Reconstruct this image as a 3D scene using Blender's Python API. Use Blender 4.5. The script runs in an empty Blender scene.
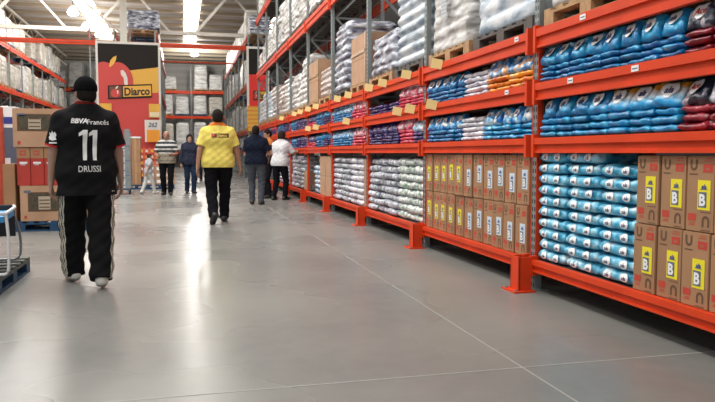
import bpy, bmesh, math, random
import numpy as np
from mathutils import Vector, Matrix, noise
from mathutils.bvhtree import BVHTree
PI = math.pi
random.seed(7)
C = bpy.context.scene.collection

# ------------------------------------------------------------------ camera
F_PX, W_PX, H_PX = 690.0, 715.0, 402.0
CAM_H = 1.13
YAW, PITCH = math.radians(14.2), math.radians(3.98)
cd = bpy.data.cameras.new('camera'); cam = bpy.data.objects.new('camera', cd); C.objects.link(cam)
cam.location = (0, 0, CAM_H); cam.rotation_euler = (PI/2 - PITCH, 0, -YAW)
cd.sensor_width = 36; cd.lens = F_PX/W_PX*36; cd.clip_end = 300
bpy.context.scene.camera = cam
_R = cam.rotation_euler.to_matrix()
def ray(px, py): return _R @ Vector(((px-W_PX/2)/F_PX, -(py-H_PX/2)/F_PX, -1))
def ground(px, py, z=0.0):
    r = ray(px, py); t = (z-CAM_H)/r.z; return Vector((r.x*t, r.y*t, z))
def onX(px, X, py=153):
    r = ray(px, py); t = X/r.x; return Vector((X, r.y*t, CAM_H+r.z*t))
def onY(px, py, Y):
    r = ray(px, py); t = Y/r.y; return Vector((r.x*t, Y, CAM_H+r.z*t))
RX = 2.74                       # aisle face of the right-hand rack
def Yx(px): return onX(px, RX).y

# ------------------------------------------------------------------ materials
def mat(name, col, rough=.5, metal=0, noise_amt=0, noise_scale=8, bump=0, bump_scale=40, emit=0, spec=.5, rand=0, attr=None, coat=0):
    m = bpy.data.materials.new(name); m.use_nodes = True
    nt = m.node_tree; b = nt.nodes['Principled BSDF']
    b.inputs['Base Color'].default_value = (*col, 1); b.inputs['Roughness'].default_value = rough
    b.inputs['Metallic'].default_value = metal; b.inputs['Specular IOR Level'].default_value = spec
    b.inputs['Coat Weight'].default_value = coat; b.inputs['Coat Roughness'].default_value = .15
    tc = nt.nodes.new('ShaderNodeTexCoord')
    src = None
    if attr:
        a = nt.nodes.new('ShaderNodeAttribute'); a.attribute_name = attr; src = a.outputs['Color']
    if noise_amt or rand:
        n = nt.nodes.new('ShaderNodeTexNoise'); n.inputs['Scale'].default_value = noise_scale; n.inputs['Detail'].default_value = 4
        nt.links.new(tc.outputs['Object'], n.inputs['Vector'])
        hs = nt.nodes.new('ShaderNodeHueSaturation')
        if src: nt.links.new(src, hs.inputs['Color'])
        else: hs.inputs['Color'].default_value = (*col, 1)
        mr = nt.nodes.new('ShaderNodeMapRange'); mr.inputs[1].default_value = .3; mr.inputs[2].default_value = .7
        mr.inputs[3].default_value = 1-noise_amt; mr.inputs[4].default_value = 1+noise_amt
        nt.links.new(n.outputs['Fac'], mr.inputs[0])
        if rand:
            oi = nt.nodes.new('ShaderNodeObjectInfo'); ma = nt.nodes.new('ShaderNodeMath'); ma.operation = 'MULTIPLY_ADD'
            ma.inputs[1].default_value = rand*2; ma.inputs[2].default_value = 1-rand
            nt.links.new(oi.outputs['Random'], ma.inputs[0])
            mu = nt.nodes.new('ShaderNodeMath'); mu.operation = 'MULTIPLY'
            nt.links.new(ma.outputs[0], mu.inputs[0]); nt.links.new(mr.outputs[0], mu.inputs[1]); nt.links.new(mu.outputs[0], hs.inputs['Value'])
        else: nt.links.new(mr.outputs[0], hs.inputs['Value'])
        src = hs.outputs['Color']
    if src: nt.links.new(src, b.inputs['Base Color'])
    if bump:
        n2 = nt.nodes.new('ShaderNodeTexNoise'); n2.inputs['Scale'].default_value = bump_scale; n2.inputs['Detail'].default_value = 3
        nt.links.new(tc.outputs['Object'], n2.inputs['Vector'])
        bp = nt.nodes.new('ShaderNodeBump'); bp.inputs['Strength'].default_value = bump; bp.inputs['Distance'].default_value = .02
        nt.links.new(n2.outputs['Fac'], bp.inputs['Height']); nt.links.new(bp.outputs['Normal'], b.inputs['Normal'])
    if emit:
        b.inputs['Emission Color'].default_value = (*col, 1); b.inputs['Emission Strength'].default_value = emit
    return m

def bagmat(name, stops, scale=9, rough=.28, spread=1.0, bump=.5, rand=.12, aniso=None):
    """printed plastic film: noise through a colour ramp"""
    m = mat(name, stops[0][1], rough, bump=bump, bump_scale=22)
    nt = m.node_tree; b = nt.nodes['Principled BSDF']
    tc = next(n for n in nt.nodes if n.type == 'TEX_COORD')
    oi = nt.nodes.new('ShaderNodeObjectInfo'); va = nt.nodes.new('ShaderNodeVectorMath'); va.operation = 'ADD'
    sc = nt.nodes.new('ShaderNodeVectorMath'); sc.operation = 'SCALE'; sc.inputs[0].default_value = (13, 7, 5)
    nt.links.new(oi.outputs['Random'], sc.inputs['Scale']); nt.links.new(tc.outputs['Object'], va.inputs[0]); nt.links.new(sc.outputs[0], va.inputs[1])
    n = nt.nodes.new('ShaderNodeTexNoise'); n.inputs['Scale'].default_value = scale; n.inputs['Detail'].default_value = 2
    if aniso:
        an = nt.nodes.new('ShaderNodeVectorMath'); an.operation = 'MULTIPLY'; an.inputs[1].default_value = aniso
        nt.links.new(va.outputs[0], an.inputs[0]); nt.links.new(an.outputs[0], n.inputs['Vector'])
    else: nt.links.new(va.outputs[0], n.inputs['Vector'])
    r = nt.nodes.new('ShaderNodeValToRGB'); cr = r.color_ramp
    while len(cr.elements) > 1: cr.elements.remove(cr.elements[-1])
    cr.elements[0].position = stops[0][0]; cr.elements[0].color = (*stops[0][1], 1)
    for p, c in stops[1:]:
        e = cr.elements.new(p); e.color = (*c, 1)
    nt.links.new(n.outputs['Fac'], r.inputs['Fac'])
    hs = nt.nodes.new('ShaderNodeHueSaturation'); nt.links.new(r.outputs['Color'], hs.inputs['Color'])
    ma = nt.nodes.new('ShaderNodeMath'); ma.operation = 'MULTIPLY_ADD'; ma.inputs[1].default_value = rand*2; ma.inputs[2].default_value = 1-rand
    nt.links.new(oi.outputs['Random'], ma.inputs[0]); nt.links.new(ma.outputs[0], hs.inputs['Value'])
    nt.links.new(hs.outputs['Color'], b.inputs['Base Color'])
    return m

WHT = (.72, .74, .76)
M = {}
M['orange'] = mat('orange_paint', (.70, .056, .012), .48, noise_amt=.1, noise_scale=3, spec=.25)
M['orange_dark'] = mat('orange_paint_dark', (.45, .06, .025), .5, noise_amt=.15)  # darker orange for rear beams, some far racks and small steel parts
M['deck'] = mat('deck_panel', (.05, .045, .04), .7)
M['wood'] = mat('pallet_wood', (.42, .26, .13), .8, noise_amt=.25, noise_scale=14, bump=.3)
M['wood_dark'] = mat('dark_pallet_wood', (.10, .09, .08), .8, noise_amt=.25, noise_scale=14, bump=.3)  # dark pallet timber, also given to the high-level pallets
M['blue_wood'] = mat('blue_pallet_paint', (.008, .055, .13), .6, noise_amt=.3, noise_scale=10, bump=.2)
M['deckwood'] = mat('grey_pallet_boards', (.10, .105, .09), .7, noise_amt=.25, noise_scale=12, bump=.2)
M['carton'] = mat('carton_board', (.36, .19, .095), .75, noise_amt=.08, noise_scale=5, rand=.1)
M['carton_pale'] = mat('pale_carton', (.47, .28, .17), .72, noise_amt=.1, noise_scale=4)
M['carton_ink'] = mat('carton_ink', (.13, .065, .035), .7)
M['red_ink'] = mat('red_ink', (.52, .05, .03), .6)
M['tape'] = mat('tape', (.46, .28, .15), .3)
M['yellow_label'] = mat('yellow_label', (.85, .72, .02), .5)
M['white_label'] = mat('white_label', (.62, .7, .78), .5)
M['blue_ink'] = mat('blue_ink', (.03, .05, .28), .5)
M['grey_ink'] = mat('grey_ink', (.12, .14, .2), .5)
M['white'] = mat('white_ink', (.85, .85, .85), .5)
M['navy_ink'] = mat('navy_ink', (.02, .03, .12), .4)
M['black'] = mat('black', (.012, .012, .012), .5)
M['tag_yellow'] = mat('tag_yellow', (.90, .72, .30), .6)
M['steel'] = mat('galvanised_steel', (.23, .26, .27), .45, metal=.3, noise_amt=.15)
M['white_steel'] = mat('cream_painted_steel', (.66, .63, .56), .55)
M['tan_steel'] = mat('tan_painted_steel', (.46, .38, .28), .6)

def perforated():
    m = mat('perforated_upright', (.22, .25, .25), .45, metal=.2)
    nt = m.node_tree; b = nt.nodes['Principled BSDF']; tc = next(n for n in nt.nodes if n.type == 'TEX_COORD')
    sp = nt.nodes.new('ShaderNodeSeparateXYZ'); nt.links.new(tc.outputs['Object'], sp.inputs[0])
    def mth(op, a, v=None, c=None):
        n = nt.nodes.new('ShaderNodeMath'); n.operation = op
        nt.links.new(a, n.inputs[0])
        if v is not None:
            if isinstance(v, float): n.inputs[1].default_value = v
            else: nt.links.new(v, n.inputs[1])
        return n.outputs[0]
    z = mth('GREATER_THAN', mth('FRACT', mth('MULTIPLY', sp.outputs['Z'], 16.0)), .45)
    y = mth('ABSOLUTE', sp.outputs['Y']); y1 = mth('GREATER_THAN', y, .009); y2 = mth('LESS_THAN', y, .027)
    k = mth('MULTIPLY', mth('MULTIPLY', z, y1), y2)
    mx = nt.nodes.new('ShaderNodeMix'); mx.data_type = 'RGBA'; mx.inputs['A'].default_value = (.24, .27, .27, 1); mx.inputs['B'].default_value = (.02, .02, .02, 1)
    nt.links.new(k, mx.inputs['Factor']); nt.links.new(mx.outputs['Result'], b.inputs['Base Color'])
    return m
M['upright'] = perforated()

BAG = {
 'sky':    bagmat('sky_blue_film', [(.40, (.006, .17, .40)), (.55, (.012, .30, .58)), (.66, (.07, .46, .70)), (.76, (.5, .74, .84))]),
 'deep':   bagmat('deep_blue_film', [(.40, (.004, .11, .32)), (.55, (.008, .22, .48)), (.70, (.04, .36, .62)), (.82, (.5, .7, .85))]),
 'roll':   bagmat('pale_blue_film', [(.34, (.03, .30, .50)), (.5, (.12, .50, .72)), (.6, (.32, .66, .82)), (.70, (.70, .82, .88))], scale=10),
 'tri':    None,
 'red':    bagmat('dark_red_film', [(.42, (.13, .004, .012)), (.57, (.30, .012, .03)), (.66, (.42, .03, .05)), (.72, (.8, .7, .72))]),
 'black':  bagmat('black_red_film', [(.40, (.012, .012, .022)), (.56, (.03, .04, .07)), (.62, (.5, .5, .55)), (.72, (.40, .02, .04))]),
 'white':  bagmat('white_film', [(.38, (.45, .42, .50)), (.50, (.74, .74, .80)), (.68, (.80, .80, .82)), (.78, (.62, .22, .25))]),
 'orange': bagmat('orange_film', [(.38, (.55, .10, .01)), (.50, (.85, .30, .015)), (.62, (.9, .42, .03)), (.72, (.8, .7, .55))]),
 'mix':    bagmat('blue_orange_film', [(.36, (.02, .10, .38)), (.48, (.05, .30, .62)), (.56, (.65, .68, .72)), (.66, (.8, .32, .04))], scale=14),
 'pink':   bagmat('pink_red_film', [(.40, (.50, .015, .06)), (.54, (.72, .05, .12)), (.66, (.8, .12, .2)), (.74, (.85, .6, .65))]),
 'pinktop': bagmat('pink_white_film', [(.40, (.70, .06, .14)), (.52, (.80, .35, .42)), (.62, (.85, .8, .82))], scale=14),
 'navy':   bagmat('navy_film', [(.40, (.012, .012, .10)), (.54, (.03, .03, .20)), (.66, (.16, .04, .16)), (.74, (.55, .5, .6))]),
 'bluetop': bagmat('blue_white_film', [(.38, (.01, .17, .5)), (.50, (.05, .38, .7)), (.58, (.55, .66, .72)), (.70, (.78, .72, .6))], scale=13),
 'grey':   bagmat('grey_white_film', [(.36, (.16, .17, .20)), (.48, (.42, .44, .50)), (.60, (.66, .68, .74)), (.74, (.85, .85, .88))], scale=12),
 'green':  bagmat('green_white_film', [(.36, (.16, .30, .20)), (.46, (.52, .58, .54)), (.60, (.80, .81, .80)), (.74, (.6, .62, .64))], scale=15),
 'multi':  bagmat('mixed_film', [(.34, (.05, .25, .5)), (.46, (.3, .55, .7)), (.56, (.75, .78, .8)), (.68, (.6, .2, .3))], scale=13),
 'loadw':  bagmat('clear_film_white', [(.36, (.30, .29, .28)), (.48, (.56, .54, .52)), (.60, (.74, .73, .71)), (.72, (.88, .88, .88))], scale=8, bump=.35, aniso=(.5, .5, 1.7)),
 'loadg':  bagmat('clear_film_grey', [(.34, (.05, .05, .08)), (.46, (.18, .19, .25)), (.58, (.42, .44, .50)), (.70, (.76, .78, .82))], scale=9, bump=.35, aniso=(.5, .5, 1.7)),
 'loadp':  bagmat('clear_film_pink', [(.36, (.26, .18, .16)), (.50, (.52, .42, .38)), (.64, (.66, .58, .54))], scale=9, bump=.35, aniso=(.5, .5, 1.7)),
 'loadc':  bagmat('clear_film_cream', [(.36, (.26, .25, .20)), (.50, (.46, .44, .38)), (.62, (.62, .60, .54)), (.74, (.74, .72, .68))], scale=6, bump=.6, aniso=(.5, .5, 1.7)),
 'loadb':  bagmat('clear_film_bluewhite', [(.36, (.25, .33, .42)), (.48, (.58, .66, .74)), (.60, (.76, .80, .83)), (.74, (.88, .90, .92))], scale=6, bump=.35, aniso=(.5, .5, 1.7)),
 'farc':   bagmat('far_film_cream', [(.36, (.40, .38, .32)), (.50, (.52, .50, .44)), (.66, (.62, .60, .55))], scale=3, bump=.15, aniso=(.5, .5, 1.7)),
 'farw':   bagmat('far_film_white', [(.36, (.46, .46, .46)), (.50, (.62, .62, .61)), (.66, (.74, .74, .73))], scale=4, bump=.15, aniso=(.5, .5, 1.7)),
 'farg':   bagmat('far_film_grey', [(.36, (.22, .23, .27)), (.52, (.42, .43, .47)), (.68, (.62, .63, .66))], scale=5, bump=.2, aniso=(.5, .5, 1.7)),
 'tan':    bagmat('brown_carton_load', [(.40, (.30, .18, .11)), (.60, (.42, .26, .17))], scale=3, rough=.6, bump=.1),
}
def tri_mat():
    m = mat('orange_white_blue_film', (.5, .5, .5), .28, bump=.5, bump_scale=22)
    nt = m.node_tree; b = nt.nodes['Principled BSDF']; tc = next(n for n in nt.nodes if n.type == 'TEX_COORD')
    sp = nt.nodes.new('ShaderNodeSeparateXYZ'); nt.links.new(tc.outputs['Generated'], sp.inputs[0])
    n = nt.nodes.new('ShaderNodeTexNoise'); n.inputs['Scale'].default_value = 12; nt.links.new(tc.outputs['Object'], n.inputs['Vector'])
    a = nt.nodes.new('ShaderNodeMath'); a.operation = 'MULTIPLY_ADD'; a.inputs[1].default_value = .5
    nt.links.new(n.outputs['Fac'], a.inputs[0]); nt.links.new(sp.outputs['X'], a.inputs[2])
    r = nt.nodes.new('ShaderNodeValToRGB'); cr = r.color_ramp
    cr.elements[0].position = .35; cr.elements[0].color = (.02, .35, .72, 1); cr.elements[1].position = .55; cr.elements[1].color = (.35, .65, .85, 1)
    for p, c in [(.72, (.75, .78, .8)), (.92, (.75, .72, .65)), (1.0, (.85, .35, .04))]:
        e = cr.elements.new(p); e.color = (*c, 1)
    nt.links.new(a.outputs[0], r.inputs['Fac']); nt.links.new(r.outputs['Color'], b.inputs['Base Color'])
    return m
BAG['tri'] = tri_mat()

# ------------------------------------------------------------------ mesh builder
class MB:
    def __init__(s): s.v = []; s.f = []; s.mi = []; s.mats = []
    def m(s, m):
        if m not in s.mats: s.mats.append(m)
        return s.mats.index(m)
    def add(s, vs, fs, m):
        o = len(s.v); k = s.m(m); s.v += [tuple(v) for v in vs]; s.f += [tuple(i+o for i in f) for f in fs]; s.mi += [k]*len(fs)
    def box(s, a, b, m, rot=None, c=None):
        x0, y0, z0 = a; x1, y1, z1 = b
        vs = [Vector(p) for p in [(x0,y0,z0),(x1,y0,z0),(x1,y1,z0),(x0,y1,z0),(x0,y0,z1),(x1,y0,z1),(x1,y1,z1),(x0,y1,z1)]]
        if rot is not None:
            cc = Vector(c) if c else Vector(((x0+x1)/2, (y0+y1)/2, (z0+z1)/2)); vs = [cc + rot @ (v-cc) for v in vs]
        s.add(vs, [(0,3,2,1),(4,5,6,7),(0,1,5,4),(1,2,6,5),(2,3,7,6),(3,0,4,7)], m)
    def bar(s, p, q, w, h, m):
        p, q = Vector(p), Vector(q); d = (q-p).normalized(); up = Vector((0,0,1)) if abs(d.z) < .95 else Vector((1,0,0))
        u = d.cross(up).normalized(); v = u.cross(d)
        vs = [e + u*a*w/2 + v*b*h/2 for e in (p, q) for a, b in ((-1,-1),(1,-1),(1,1),(-1,1))]
        s.add(vs, [(0,3,2,1),(4,5,6,7),(0,1,5,4),(1,2,6,5),(2,3,7,6),(3,0,4,7)], m)
    def tube(s, pts, r, m, n=10, cap=True):
        pts = [Vector(p) for p in pts]; vs = []; fs = []
        for i, p in enumerate(pts):
            d = (pts[min(i+1, len(pts)-1)] - pts[max(i-1, 0)]).normalized()
            up = Vector((0,0,1)) if abs(d.z) < .9 else Vector((1,0,0)); u = d.cross(up).normalized(); v = u.cross(d)
            rr = r[i] if isinstance(r, (list, tuple)) else r
            vs += [p + (u*math.cos(2*PI*k/n) + v*math.sin(2*PI*k/n))*rr for k in range(n)]
        for i in range(len(pts)-1):
            for k in range(n): fs.append((i*n+k, i*n+(k+1)%n, (i+1)*n+(k+1)%n, (i+1)*n+k))
        if cap: fs.append(tuple(range(n))[::-1]); fs.append(tuple((len(pts)-1)*n+k for k in range(n)))
        s.add(vs, fs, m)
    def lathe(s, prof, m, c=(0,0,0), n=20):
        vs = []; fs = []
        for r, z in prof: vs += [(c[0]+r*math.cos(2*PI*k/n), c[1]+r*math.sin(2*PI*k/n), c[2]+z) for k in range(n)]
        for i in range(len(prof)-1):
            for k in range(n): fs.append((i*n+k, i*n+(k+1)%n, (i+1)*n+(k+1)%n, (i+1)*n+k))
        s.add(vs, fs, m)
    def mesh(s, name, smooth=False):
        me = bpy.data.meshes.new(name); me.from_pydata(s.v, [], s.f)
        for m in s.mats: me.materials.append(m)
        me.polygons.foreach_set('material_index', s.mi)
        bm = bmesh.new(); bm.from_mesh(me); bmesh.ops.recalc_face_normals(bm, faces=bm.faces); bm.to_mesh(me); bm.free()
        if smooth: me.polygons.foreach_set('use_smooth', [True]*len(me.polygons))
        me.update(); return me
    def build(s, name, parent=None, smooth=False, **k):
        return link(name, s.mesh(name, smooth), parent, **k)

def link(name, me, parent=None, loc=None, rot=None, scale=None):
    o = bpy.data.objects.new(name, me); C.objects.link(o)
    if parent: o.parent = parent
    if loc is not None: o.location = loc
    if rot is not None: o.rotation_euler = rot
    if scale is not None: o.scale = scale
    return o
def tag(o, label, cat, group=None, kind=None):
    if label: o['label'] = label
    if cat: o['category'] = cat
    if group: o['group'] = group
    if kind: o['kind'] = kind
    return o
def empty(name, loc, rz=0):
    o = link(name, None, loc=loc, rot=(0, 0, rz)); o.empty_display_size = .1; return o
def struct(o): o['kind'] = 'structure'; return o
def copy_tree(o, parent=None, **kw):
    c = o.copy(); C.objects.link(c)
    if parent: c.parent = parent
    for ch in [x for x in o.children]:
        copy_tree(ch, c)
    return c
ORD = ['first','second','third','fourth','fifth','sixth','seventh','eighth','ninth','tenth','eleventh','twelfth','thirteenth','fourteenth','fifteenth','sixteenth','seventeenth','eighteenth','nineteenth','twentieth']
def od(i): return ORD[min(i, 19)]

def text_polys(txt, height, bold=0.0, shear=0.0, xscale=1.0):
    """flat text as (verts2d, faces), centred, cap height = height"""
    cu = bpy.data.curves.new('t', 'FONT'); cu.body = txt; cu.size = 1; cu.offset = bold; cu.shear = shear; cu.resolution_u = 3
    cu.align_x = 'CENTER'; o = bpy.data.objects.new('t', cu); C.objects.link(o)
    bpy.context.view_layer.update()
    me = bpy.data.meshes.new_from_object(o.evaluated_get(bpy.context.evaluated_depsgraph_get()))
    vs = np.array([v.co[:] for v in me.vertices]); fs = [tuple(p.vertices) for p in me.polygons]
    bpy.data.objects.remove(o); bpy.data.curves.remove(cu); bpy.data.meshes.remove(me)
    k = height/.70; lo, hi = vs.min(0), vs.max(0)
    v2 = np.stack([(vs[:,0]-(lo[0]+hi[0])/2)*k*xscale, (vs[:,1]-.35)*k], 1)
    return v2, fs
TXT = {}
def txt(t, h, bold=0.0, shear=0.0, xs=1.0):
    key = (t, h, bold, shear, xs)
    if key not in TXT: TXT[key] = text_polys(t, h, bold, shear, xs)
    return TXT[key]

# ------------------------------------------------------------------ room
def floor_mat():
    m = mat('polished_concrete', (.25, .25, .24), .3, spec=.38)
    nt = m.node_tree; b = nt.nodes['Principled BSDF']; tc = next(n for n in nt.nodes if n.type == 'TEX_COORD')
    n1 = nt.nodes.new('ShaderNodeTexNoise'); n1.inputs['Scale'].default_value = .55; n1.inputs['Detail'].default_value = 2
    n2 = nt.nodes.new('ShaderNodeTexNoise'); n2.inputs['Scale'].default_value = 7; n2.inputs['Detail'].default_value = 5; n2.inputs['Roughness'].default_value = .5
    for n in (n1, n2): nt.links.new(tc.outputs['Object'], n.inputs['Vector'])
    r = nt.nodes.new('ShaderNodeValToRGB'); cr = r.color_ramp
    cr.elements[0].position = .35; cr.elements[0].color = (.188, .190, .182, 1); cr.elements[1].position = .68; cr.elements[1].color = (.268, .263, .242, 1)
    mx = nt.nodes.new('ShaderNodeMix'); mx.inputs['Factor'].default_value = .22
    nt.links.new(n1.outputs['Fac'], mx.inputs['A']); nt.links.new(n2.outputs['Fac'], mx.inputs['B']); nt.links.new(mx.outputs['Result'], r.inputs['Fac'])
    nt.links.new(r.outputs['Color'], b.inputs['Base Color'])
    mr = nt.nodes.new('ShaderNodeMapRange'); mr.inputs[1].default_value = .3; mr.inputs[2].default_value = .7; mr.inputs[3].default_value = .24; mr.inputs[4].default_value = .31
    nt.links.new(n1.outputs['Fac'], mr.inputs[0]); nt.links.new(mr.outputs[0], b.inputs['Roughness'])
    bp = nt.nodes.new('ShaderNodeBump'); bp.inputs['Strength'].default_value = .035; bp.inputs['Distance'].default_value = .02
    n3 = nt.nodes.new('ShaderNodeTexNoise'); n3.inputs['Scale'].default_value = 3.5; n3.inputs['Detail'].default_value = 3
    nt.links.new(tc.outputs['Object'], n3.inputs['Vector'])
    nt.links.new(n3.outputs['Fac'], bp.inputs['Height']); nt.links.new(bp.outputs['Normal'], b.inputs['Normal'])
    return m
YB = 62.0; XL, XR = -14.0, 7.0; ZC = 8.8
mb = MB(); mb.box((XL-.2, -8, -.2), (XR+.2, YB+.2, 0), floor_mat()); struct(mb.build('floor'))
jm = mat('joint_filler', (.33, .33, .31), .5)
mb = MB(); mb.box((1.715, -8, 0), (1.727, YB, .0015), jm); struct(mb.build('trim_1'))
for i, y in enumerate((3.25, 8.25, 13.25, 18.25, 23.25)):
    mb = MB(); mb.box((XL, y-.006, 0), (XR, y+.006, .0014), jm); struct(mb.build('trim_%d' % (i+2)))

def ribbed(name, c1, c2, axis, per, rough=.6):
    m = mat(name, c1, rough); nt = m.node_tree; b = nt.nodes['Principled BSDF']; tc = next(n for n in nt.nodes if n.type == 'TEX_COORD')
    sp = nt.nodes.new('ShaderNodeSeparateXYZ'); nt.links.new(tc.outputs['Object'], sp.inputs[0])
    a = nt.nodes.new('ShaderNodeMath'); a.operation = 'MULTIPLY'; a.inputs[1].default_value = 2*PI/per; nt.links.new(sp.outputs[axis], a.inputs[0])
    si = nt.nodes.new('ShaderNodeMath'); si.operation = 'SINE'; nt.links.new(a.outputs[0], si.inputs[0])
    mr = nt.nodes.new('ShaderNodeMapRange'); mr.inputs[1].default_value = -.6; mr.inputs[2].default_value = .6; nt.links.new(si.outputs[0], mr.inputs[0])
    mx = nt.nodes.new('ShaderNodeMix'); mx.data_type = 'RGBA'; mx.inputs['A'].default_value = (*c1, 1); mx.inputs['B'].default_value = (*c2, 1)
    nt.links.new(mr.outputs[0], mx.inputs['Factor']); nt.links.new(mx.outputs['Result'], b.inputs['Base Color'])
    bp = nt.nodes.new('ShaderNodeBump'); bp.inputs['Strength'].default_value = .5; bp.inputs['Distance'].default_value = .03
    nt.links.new(mr.outputs[0], bp.inputs['Height']); nt.links.new(bp.outputs['Normal'], b.inputs['Normal'])
    return m
ceil_m = ribbed('roof_sheeting', (.50, .46, .41), (.58, .56, .53), 'Y', .9)
STRIPS = [(-4.75, .95), (.62, .85), (5.5, .7)]
mb = MB(); xs = [XL-.2]
for x, w in STRIPS: xs += [x-w/2, x+w/2]
xs.append(XR+.2)
for i in range(0, len(xs), 2): mb.box((xs[i], -8, ZC), (xs[i+1], YB+.2, ZC+.15), ceil_m)
for x, w in STRIPS:                      # roof sheeting closes the ends of each rooflight slot
    mb.box((x-w/2, -8, ZC), (x+w/2, 6, ZC+.15), ceil_m); mb.box((x-w/2, 50, ZC), (x+w/2, YB+.2, ZC+.15), ceil_m)
struct(mb.build('ceiling'))
sky_m = mat('rooflight_panel', (1, .985, .95), .5, emit=9)
for i, (x, w) in enumerate(STRIPS):
    mb = MB(); mb.box((x-w/2, 6, ZC+.02), (x+w/2, 50, ZC+.06), sky_m); struct(mb.build('window_%d' % (i+1)))
mb = MB(); mb.box((XL, YB, 0), (XR, YB+.2, ZC), ribbed('back_wall_cladding', (.70, .69, .66), (.80, .79, .76), 'Z', .55)); struct(mb.build('wall_back'))
mb = MB(); mb.box((XL-.2, 12, 0), (XL, YB, ZC), ribbed('side_wall_cladding', (.40, .36, .30), (.50, .47, .42), 'Y', .8)); struct(mb.build('wall_left'))
mb = MB(); mb.box((XR, -8, 0), (XR+.2, YB, ZC), mat('unlit_dark_wall', (.03, .028, .026), .8)); struct(mb.build('wall_right'))  # near-black colour stands in for the unlit area behind the rack
# roof steel: purlins (across), frames with truss bracing
def steel(name, label, cat, fn, group=None):
    mb = MB(); fn(mb); o = mb.build(name); tag(o, label, cat, group); return o
for i in range(20):
    y = 20 + i*2.1
    mb = MB(); mb.box((XL+.02, y, ZC-.16), (XR-.02, y+.09, ZC-.002), M['tan_steel']); o = struct(mb.build('trim_%d' % (10+i)))
def truss(name, y, label, main=False):
    root = MB()
    root.box((XL+.05, y-.09, 6.50), (XR-.05, y+.09, 6.66), M['white_steel'])
    o = root.build(name); tag(o, label, 'roof truss', None)
    t = MB(); t.box((XL+.05, y-.08, ZC-.36), (XR-.05, y+.08, ZC-.2), M['white_steel']); t.build('top_chord', o)
    x = -12.5; k = 0
    while x < 6:
        d = MB(); d.bar((x, y, 6.66), (x+1.6, y, ZC-.3), .12, .12, M['white_steel']); d.build('diagonal', o)
        d = MB(); d.bar((x+3.2, y, 6.66), (x+1.6, y, ZC-.3), .09, .09, M['white_steel']); d.build('diagonal', o); x += 4.4
    return o
truss('roof_truss', 33.0, 'cream lattice roof truss nearest the camera, passing above the apple billboard')
for nm, x, y, lab in (('building_column', -2.26, 30.10, 'cream steel column rising behind the apple billboard'), ('building_column', 6.4, 33.3, 'cream steel column behind the right-hand racking')):
    mb = MB(); mb.box((x-.13, y, 0), (x+.13, y+.03, ZC-.17), M['white_steel']); mb.box((x-.13, y+.11, 0), (x+.13, y+.14, ZC-.17), M['white_steel']); mb.box((x-.02, y+.03, 0), (x+.02, y+.11, ZC-.17), M['white_steel'])
    mb.box((x-.16, y-.02, 0), (x+.16, y+.15, .02), M['white_steel'])
    tag(mb.build(nm), lab, 'column', 'building columns')
# long lattice girder along the left aisle
mb = MB(); mb.bar((-8.6, 26, 7.9), (-8.6, 58, 7.9), .14, .14, M['white_steel']); g = mb.build('lattice_girder'); tag(g, 'cream lattice girder running lengthwise above the left racking', 'girder')
mb = MB(); mb.bar((-8.6, 26, 8.56), (-8.6, 58, 8.56), .14, .14, M['white_steel']); mb.build('top_chord', g)
for k in range(14):
    mb = MB(); y = 26+k*2.2; mb.bar((-8.6, y, 7.95), (-8.6, y+1.1, 8.5), .07, .07, M['tan_steel']); mb.bar((-8.6, y+1.1, 8.5), (-8.6, y+2.2, 7.95), .07, .07, M['tan_steel']); mb.build('lacing', g)
mb = MB(); p = onY(80, -2, 30.9); q = onY(128, 38, 33.0); mb.tube([p, (p+q)/2+Vector((0,0,-.05)), q], .035, M['white_steel']); tag(mb.build('tie_rod'), 'thin cream bracing rod slanting down to the column behind the apple billboard', 'rod')
# hanging lamps
lamp_m = mat('lamp_glow', (1, .98, .94), .4, emit=9); shade_m = mat('lamp_shade', (.8, .8, .78), .3, emit=1.2)
def lamp(px, py, Y, label, k=1.0, e=220):
    p = onY(px, py, Y)
    l = bpy.data.lights.new('bulb', 'POINT'); l.energy = e; l.shadow_soft_size = .3; l.color = (1, .96, .9); lo_ = bpy.data.objects.new('bulb', l); C.objects.link(lo_); lo_.location = p+Vector((0, 0, -.6))
    o = empty('pendant_lamp', p); tag(o, label, 'lamp', 'dome lamps hung from the roof')
    mb = MB(); mb.tube([(0,0,.25), (0,0,ZC-.1-p.z)], .012, M['black']); mb.build('cable', o)
    mb = MB(); mb.lathe([(.05,.27),(.09,.22),(.16,.16),(.22,.06),(.25,-.02),(.24,-.03)], shade_m); mb.build('lamp_shade', o, True)
    mb = MB(); mb.lathe([(.235,-.02),(.22,-.08),(.15,-.14),(.05,-.17),(0,-.175)], lamp_m); mb.build('diffuser', o, True); o.scale = (k, k, 1)
lamp(73, 12, 31.8, 'white dome lamp hung high left, largest and nearest of the dome lamps')
lamp(86, 27, 38, 'white dome lamp beside the left rooflight, second along the row')
lamp(99, 34.5, 43, 'small white dome lamp at the upper left corner of the apple billboard')
lamp(194.5, 54, 52, 'white dome lamp over the middle aisle below the orange tie beam', 1.3, 700)

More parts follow.
